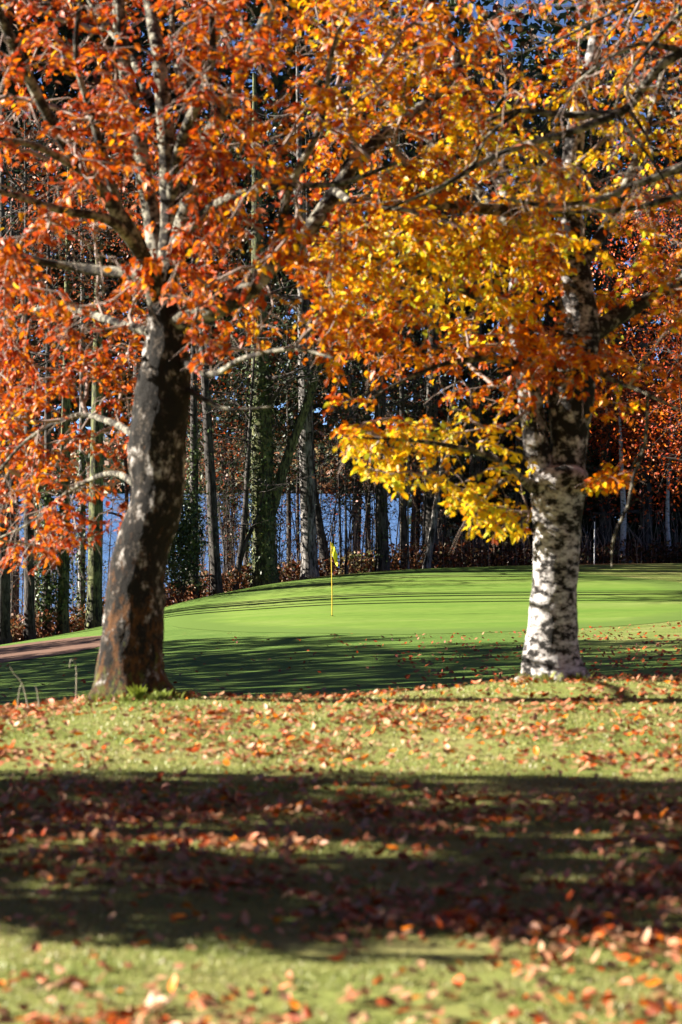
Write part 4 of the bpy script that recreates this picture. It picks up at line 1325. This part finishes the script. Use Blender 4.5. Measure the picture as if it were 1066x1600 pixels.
def tuft(name, label, x, y, n, h, cat, col, wid=.012, spread=.06):
    z = float(ground_z(x, y))
    V, F, C = [], [], []
    for k in range(n):
        a_ = rng.uniform(0, 6.28)
        b = np.array([math.cos(a_), math.sin(a_), 0]) * rng.uniform(0, spread)
        e = np.array([math.cos(a_) * .5, math.sin(a_) * .5, 1]) * h * rng.uniform(.5, 1.1)
        s = np.array([-math.sin(a_), math.cos(a_), 0]) * wid
        i = len(V)
        V += [b - s * .5, b + s * .5, b + e * .55 + s, b + e * .55 - s, b + e + np.array([math.cos(a_), math.sin(a_), -.2]) * h * .15]
        F += [[i, i + 1, i + 2, i + 3]]
        C.append(len(V))
    F3 = [[5 * k + 3, 5 * k + 2, 5 * k + 4] for k in range(n)]
    cc = np.repeat(np.array(col)[None] * rng.uniform(.7, 1.3, (n, 1)), 5, 0)
    me = mesh_np(name, np.array(V), [np.array(F), np.array(F3)], cc)
    return tag(obj(name, me, M['blade'], loc=(x, y, z)), label, cat)
p = W(216, 1085, 18.3)
tuft("green_plant", "bright leafy green plant at the front of the mossy trunk", p[0], p[1], 26, .13, "plant", (.20, .25, .03), .016, .035)
p = W(252, 1090, 18.35)
tuft("green_plant", "low green plant at the right foot of the mossy trunk", p[0], p[1], 22, .09, "plant", (.19, .24, .04), .014, .06)
p = W(285, 1092, 18.5)
tuft("grass_tuft", "grass tuft just right of the mossy trunk's foot, where its shadow begins", p[0], p[1], 30, .08, "grass tuft", (.22, .26, .06), .008, .07)
p = W(858, 1066, 20.0)
tuft("grass_tuft", "grass tuft growing against the pale forked trunk", p[0], p[1], 40, .09, "grass tuft", (.24, .26, .07), .008, .09)

for k, (a, b, dd, lab) in enumerate([(150, 1092, 18.5, "grass tuft at the left root of the mossy trunk"), (185, 1092, 18.28, "grass tuft in front of the mossy trunk, left of the leafy plant"),
                                     (236, 1094, 18.3, "grass tuft in front of the mossy trunk, between the two green plants"), (270, 1092, 18.45, "grass tuft at the right root of the mossy trunk"),
                                     (826, 1064, 20.15, "grass tuft at the left root of the pale forked trunk"), (900, 1064, 20.15, "grass tuft at the right root of the pale forked trunk")]):
    p = W(a, b, dd)
    tuft("grass_tuft", lab, p[0], p[1], 60, .075, "grass tuft", (.22, .26, .06), .007, .12)

# ------------------------------------------------------------------ grass blades on the near lawn
def blades(n, y0, y1, pw, half, hgt, wid, seed):
    r_ = np.random.default_rng(seed)
    y = y0 + (y1 - y0) * r_.random(n) ** pw
    x = r_.uniform(-1, 1, n) * (y * 0.155 + half)
    z = ground_z(x, y)
    dens = fbm(np.stack([x, y], -1) * 2.2, 71)
    k = dens > .30
    x, y, z, dens = x[k], y[k], z[k], dens[k]
    n = len(x)
    a_ = r_.uniform(0, 6.28, n)
    h = hgt * r_.uniform(.5, 1.3, n) * (.6 + dens)
    le = r_.uniform(.1, 1.1, n)
    b = np.stack([x, y, z - .003], -1)
    s = np.stack([-np.sin(a_), np.cos(a_), np.zeros(n)], -1) * (wid * r_.uniform(.7, 1.3, n))[:, None]
    lean = np.stack([np.cos(a_) * le, np.sin(a_) * le, np.zeros(n)], -1) * h[:, None]
    upv = np.zeros((n, 3))
    upv[:, 2] = h
    pts = np.stack([b - s, b + s, b + lean * .35 + upv * .6 + s * .7, b + lean * .35 + upv * .6 - s * .7, b + lean + upv * .85], 1)
    i = (np.arange(n) * 5)[:, None]
    F4 = i + np.array([[0, 1, 2, 3]])
    F3 = i + np.array([[3, 2, 4]])
    g = np.clip((0.55 * fbm(np.stack([x, y], -1) * 0.9, 72) + 0.45 * fbm(np.stack([x, y], -1) * 4.0, 73) - .5) * 2.6 + .5, 0, 1)
    c = np.array([0.205, 0.262, 0.055])[None] * (1 - g[:, None]) + np.array([0.365, 0.33, 0.13])[None] * g[:, None]
    c = c * r_.uniform(.8, 1.25, (n, 1))
    dry = r_.random(n) < .12
    c[dry] = np.array([.34, .28, .15])
    return pts.reshape(-1, 3), F4, F3, np.repeat(c, 5, 0)
p1 = blades(120000, 6.2, 13.5, .9, .5, .017, .0028, 1)
p2 = blades(80000, 13.0, 22.0, 1.0, .8, .02, .0042, 2)
o1 = len(p1[0])
me = mesh_np("grass", np.concatenate([p1[0], p2[0]]), [np.concatenate([p1[1], p2[1] + o1]), np.concatenate([p1[2], p2[2] + o1])], np.concatenate([p1[3], p2[3]]))
obj("grass", me, M['blade'], kind="stuff")

# ------------------------------------------------------------------ fallen leaves
def fallen(n, y0, y1, half, dens_fn, seed):
    r_ = np.random.default_rng(seed)
    y = r_.uniform(y0, y1, n)
    x = r_.uniform(-1, 1, n) * (y * 0.15 + half)
    k = r_.random(n) < dens_fn(x, y)
    return x[k], y[k]
def dens(x, y):
    n1 = fbm(np.stack([x * 1.2, y * 1.2], -1), 81, 3)
    n2 = fbm(np.stack([x * 3.5, y * 3.5], -1), 82, 2)
    py = HY + EYE / np.maximum(y, 1) * FPX
    px = x / y * FPX + 533
    b = 0.085 + 0 * x
    b = b + 1.0 * np.exp(-((py - 1292) / 36) ** 2) * (1 - 0.25 * np.clip((px - 700) / 300, 0, 1))
    b = b + 0.75 * np.clip((px - 420) / 250, 0, 1) * np.exp(-((py - 1420) / 70) ** 2)
    b = b + 0.35 * np.exp(-((py - 1380) / 16) ** 2)
    b = b + 0.22 * np.exp(-((py - 1185) / 24) ** 2) + 0.26 * np.exp(-((py - 1125) / 24) ** 2) + 0.25 * np.exp(-((py - 1080) / 16) ** 2)
    b = b + 0.06 * np.clip((py - 1520) / 60, 0, 1)
    for tr in (TREE_L, TREE_R):
        b = b + 0.4 * np.exp(-((x - tr[0] - .15) ** 2 + (y - tr[1] + .3) ** 2) / (2 * .45 ** 2))
    return np.clip(b * np.clip((n1 - .25) * 2.6, 0.2, 1.4) * np.clip((n2 - .22) * 2.6, .3, 1.3), 0, 1)
x, y = fallen(76000, 6.4, 21.5, .4, dens, 3)
n = len(x)
size = rng.uniform(.042, .072, n)
z = ground_z(x, y) + rng.uniform(.012, .034, n)
P = np.stack([x, y, z], -1)
a_ = rng.uniform(0, 6.28, n)
D = norm(np.stack([np.cos(a_), np.sin(a_), rng.normal(size=n) * .28], -1))
Nn = norm(np.array([0, 0, 1.0]) + rng.normal(size=(n, 3)) * .42)
fold = rng.uniform(-.7, .9, n)
curl = rng.uniform(-.55, .5, n)
PAL['tan'] = (0.44, 0.245, 0.135)
PAL['dun'] = (0.30, 0.13, 0.06)
cols = palette(['tan', 'dun', 'rust', 'orange', 'brown', 'pink'], [4.2, 3.0, 1.6, 1.1, 1.6, 1.8], n)
G = leaves_geo(P, D, Nn, size, fold, curl)
px, py = proj(P)
vis = np.where((px > 10) & (px < 1056) & (py < 1590))[0]
one = vis[np.argsort(y[vis])][:300]
rest = np.ones(n, bool)
rest[one] = False
obj("fallen_leaves", leaves_mesh("fallen_leaves", G[rest], cols[rest]), M['dry_leaf'], kind="stuff")
for q in one:
    me = leaves_mesh("fallen_leaf", G[q:q + 1], cols[q:q + 1], P[q])
    lf = obj("fallen_leaf", me, M['dry_leaf'], loc=P[q])
    tag(lf, "dry brown or orange beech leaf lying on the near grass", "leaf", "fallen beech leaves on the near lawn")

# leaves scattered in the dip and on the fringe right of the green
n = 9000
y = rng.uniform(24, 66, n)
x = rng.uniform(-1, 1, n) * y * .16
pxx = x / y * FPX + 533
de = np.interp(pxx, [0, 500, 800, 1066], [.05, .10, .5, .9]) * np.clip((fbm(np.stack([x * .5, y * .25], -1), 83) - .3) * 3, .05, 1)
k = (rng.random(n) < de) & (((x - 3.4) / 9.2) ** 2 + ((y - 75) / 14.2) ** 2 > 1.0)
x, y = x[k], y[k]
P = np.stack([x, y, ground_z(x, y) + .025], -1)
me = diamonds_mesh("scattered_leaves", P, norm(np.array([0, -.3, 1.0]) + rng.normal(size=P.shape) * .4), rng.uniform(.04, .065, len(P)), palette(['dun', 'brown', 'rust'], [2, 3, 1], len(P)))
obj("scattered_leaves", me, M['dry_leaf'], kind="stuff")
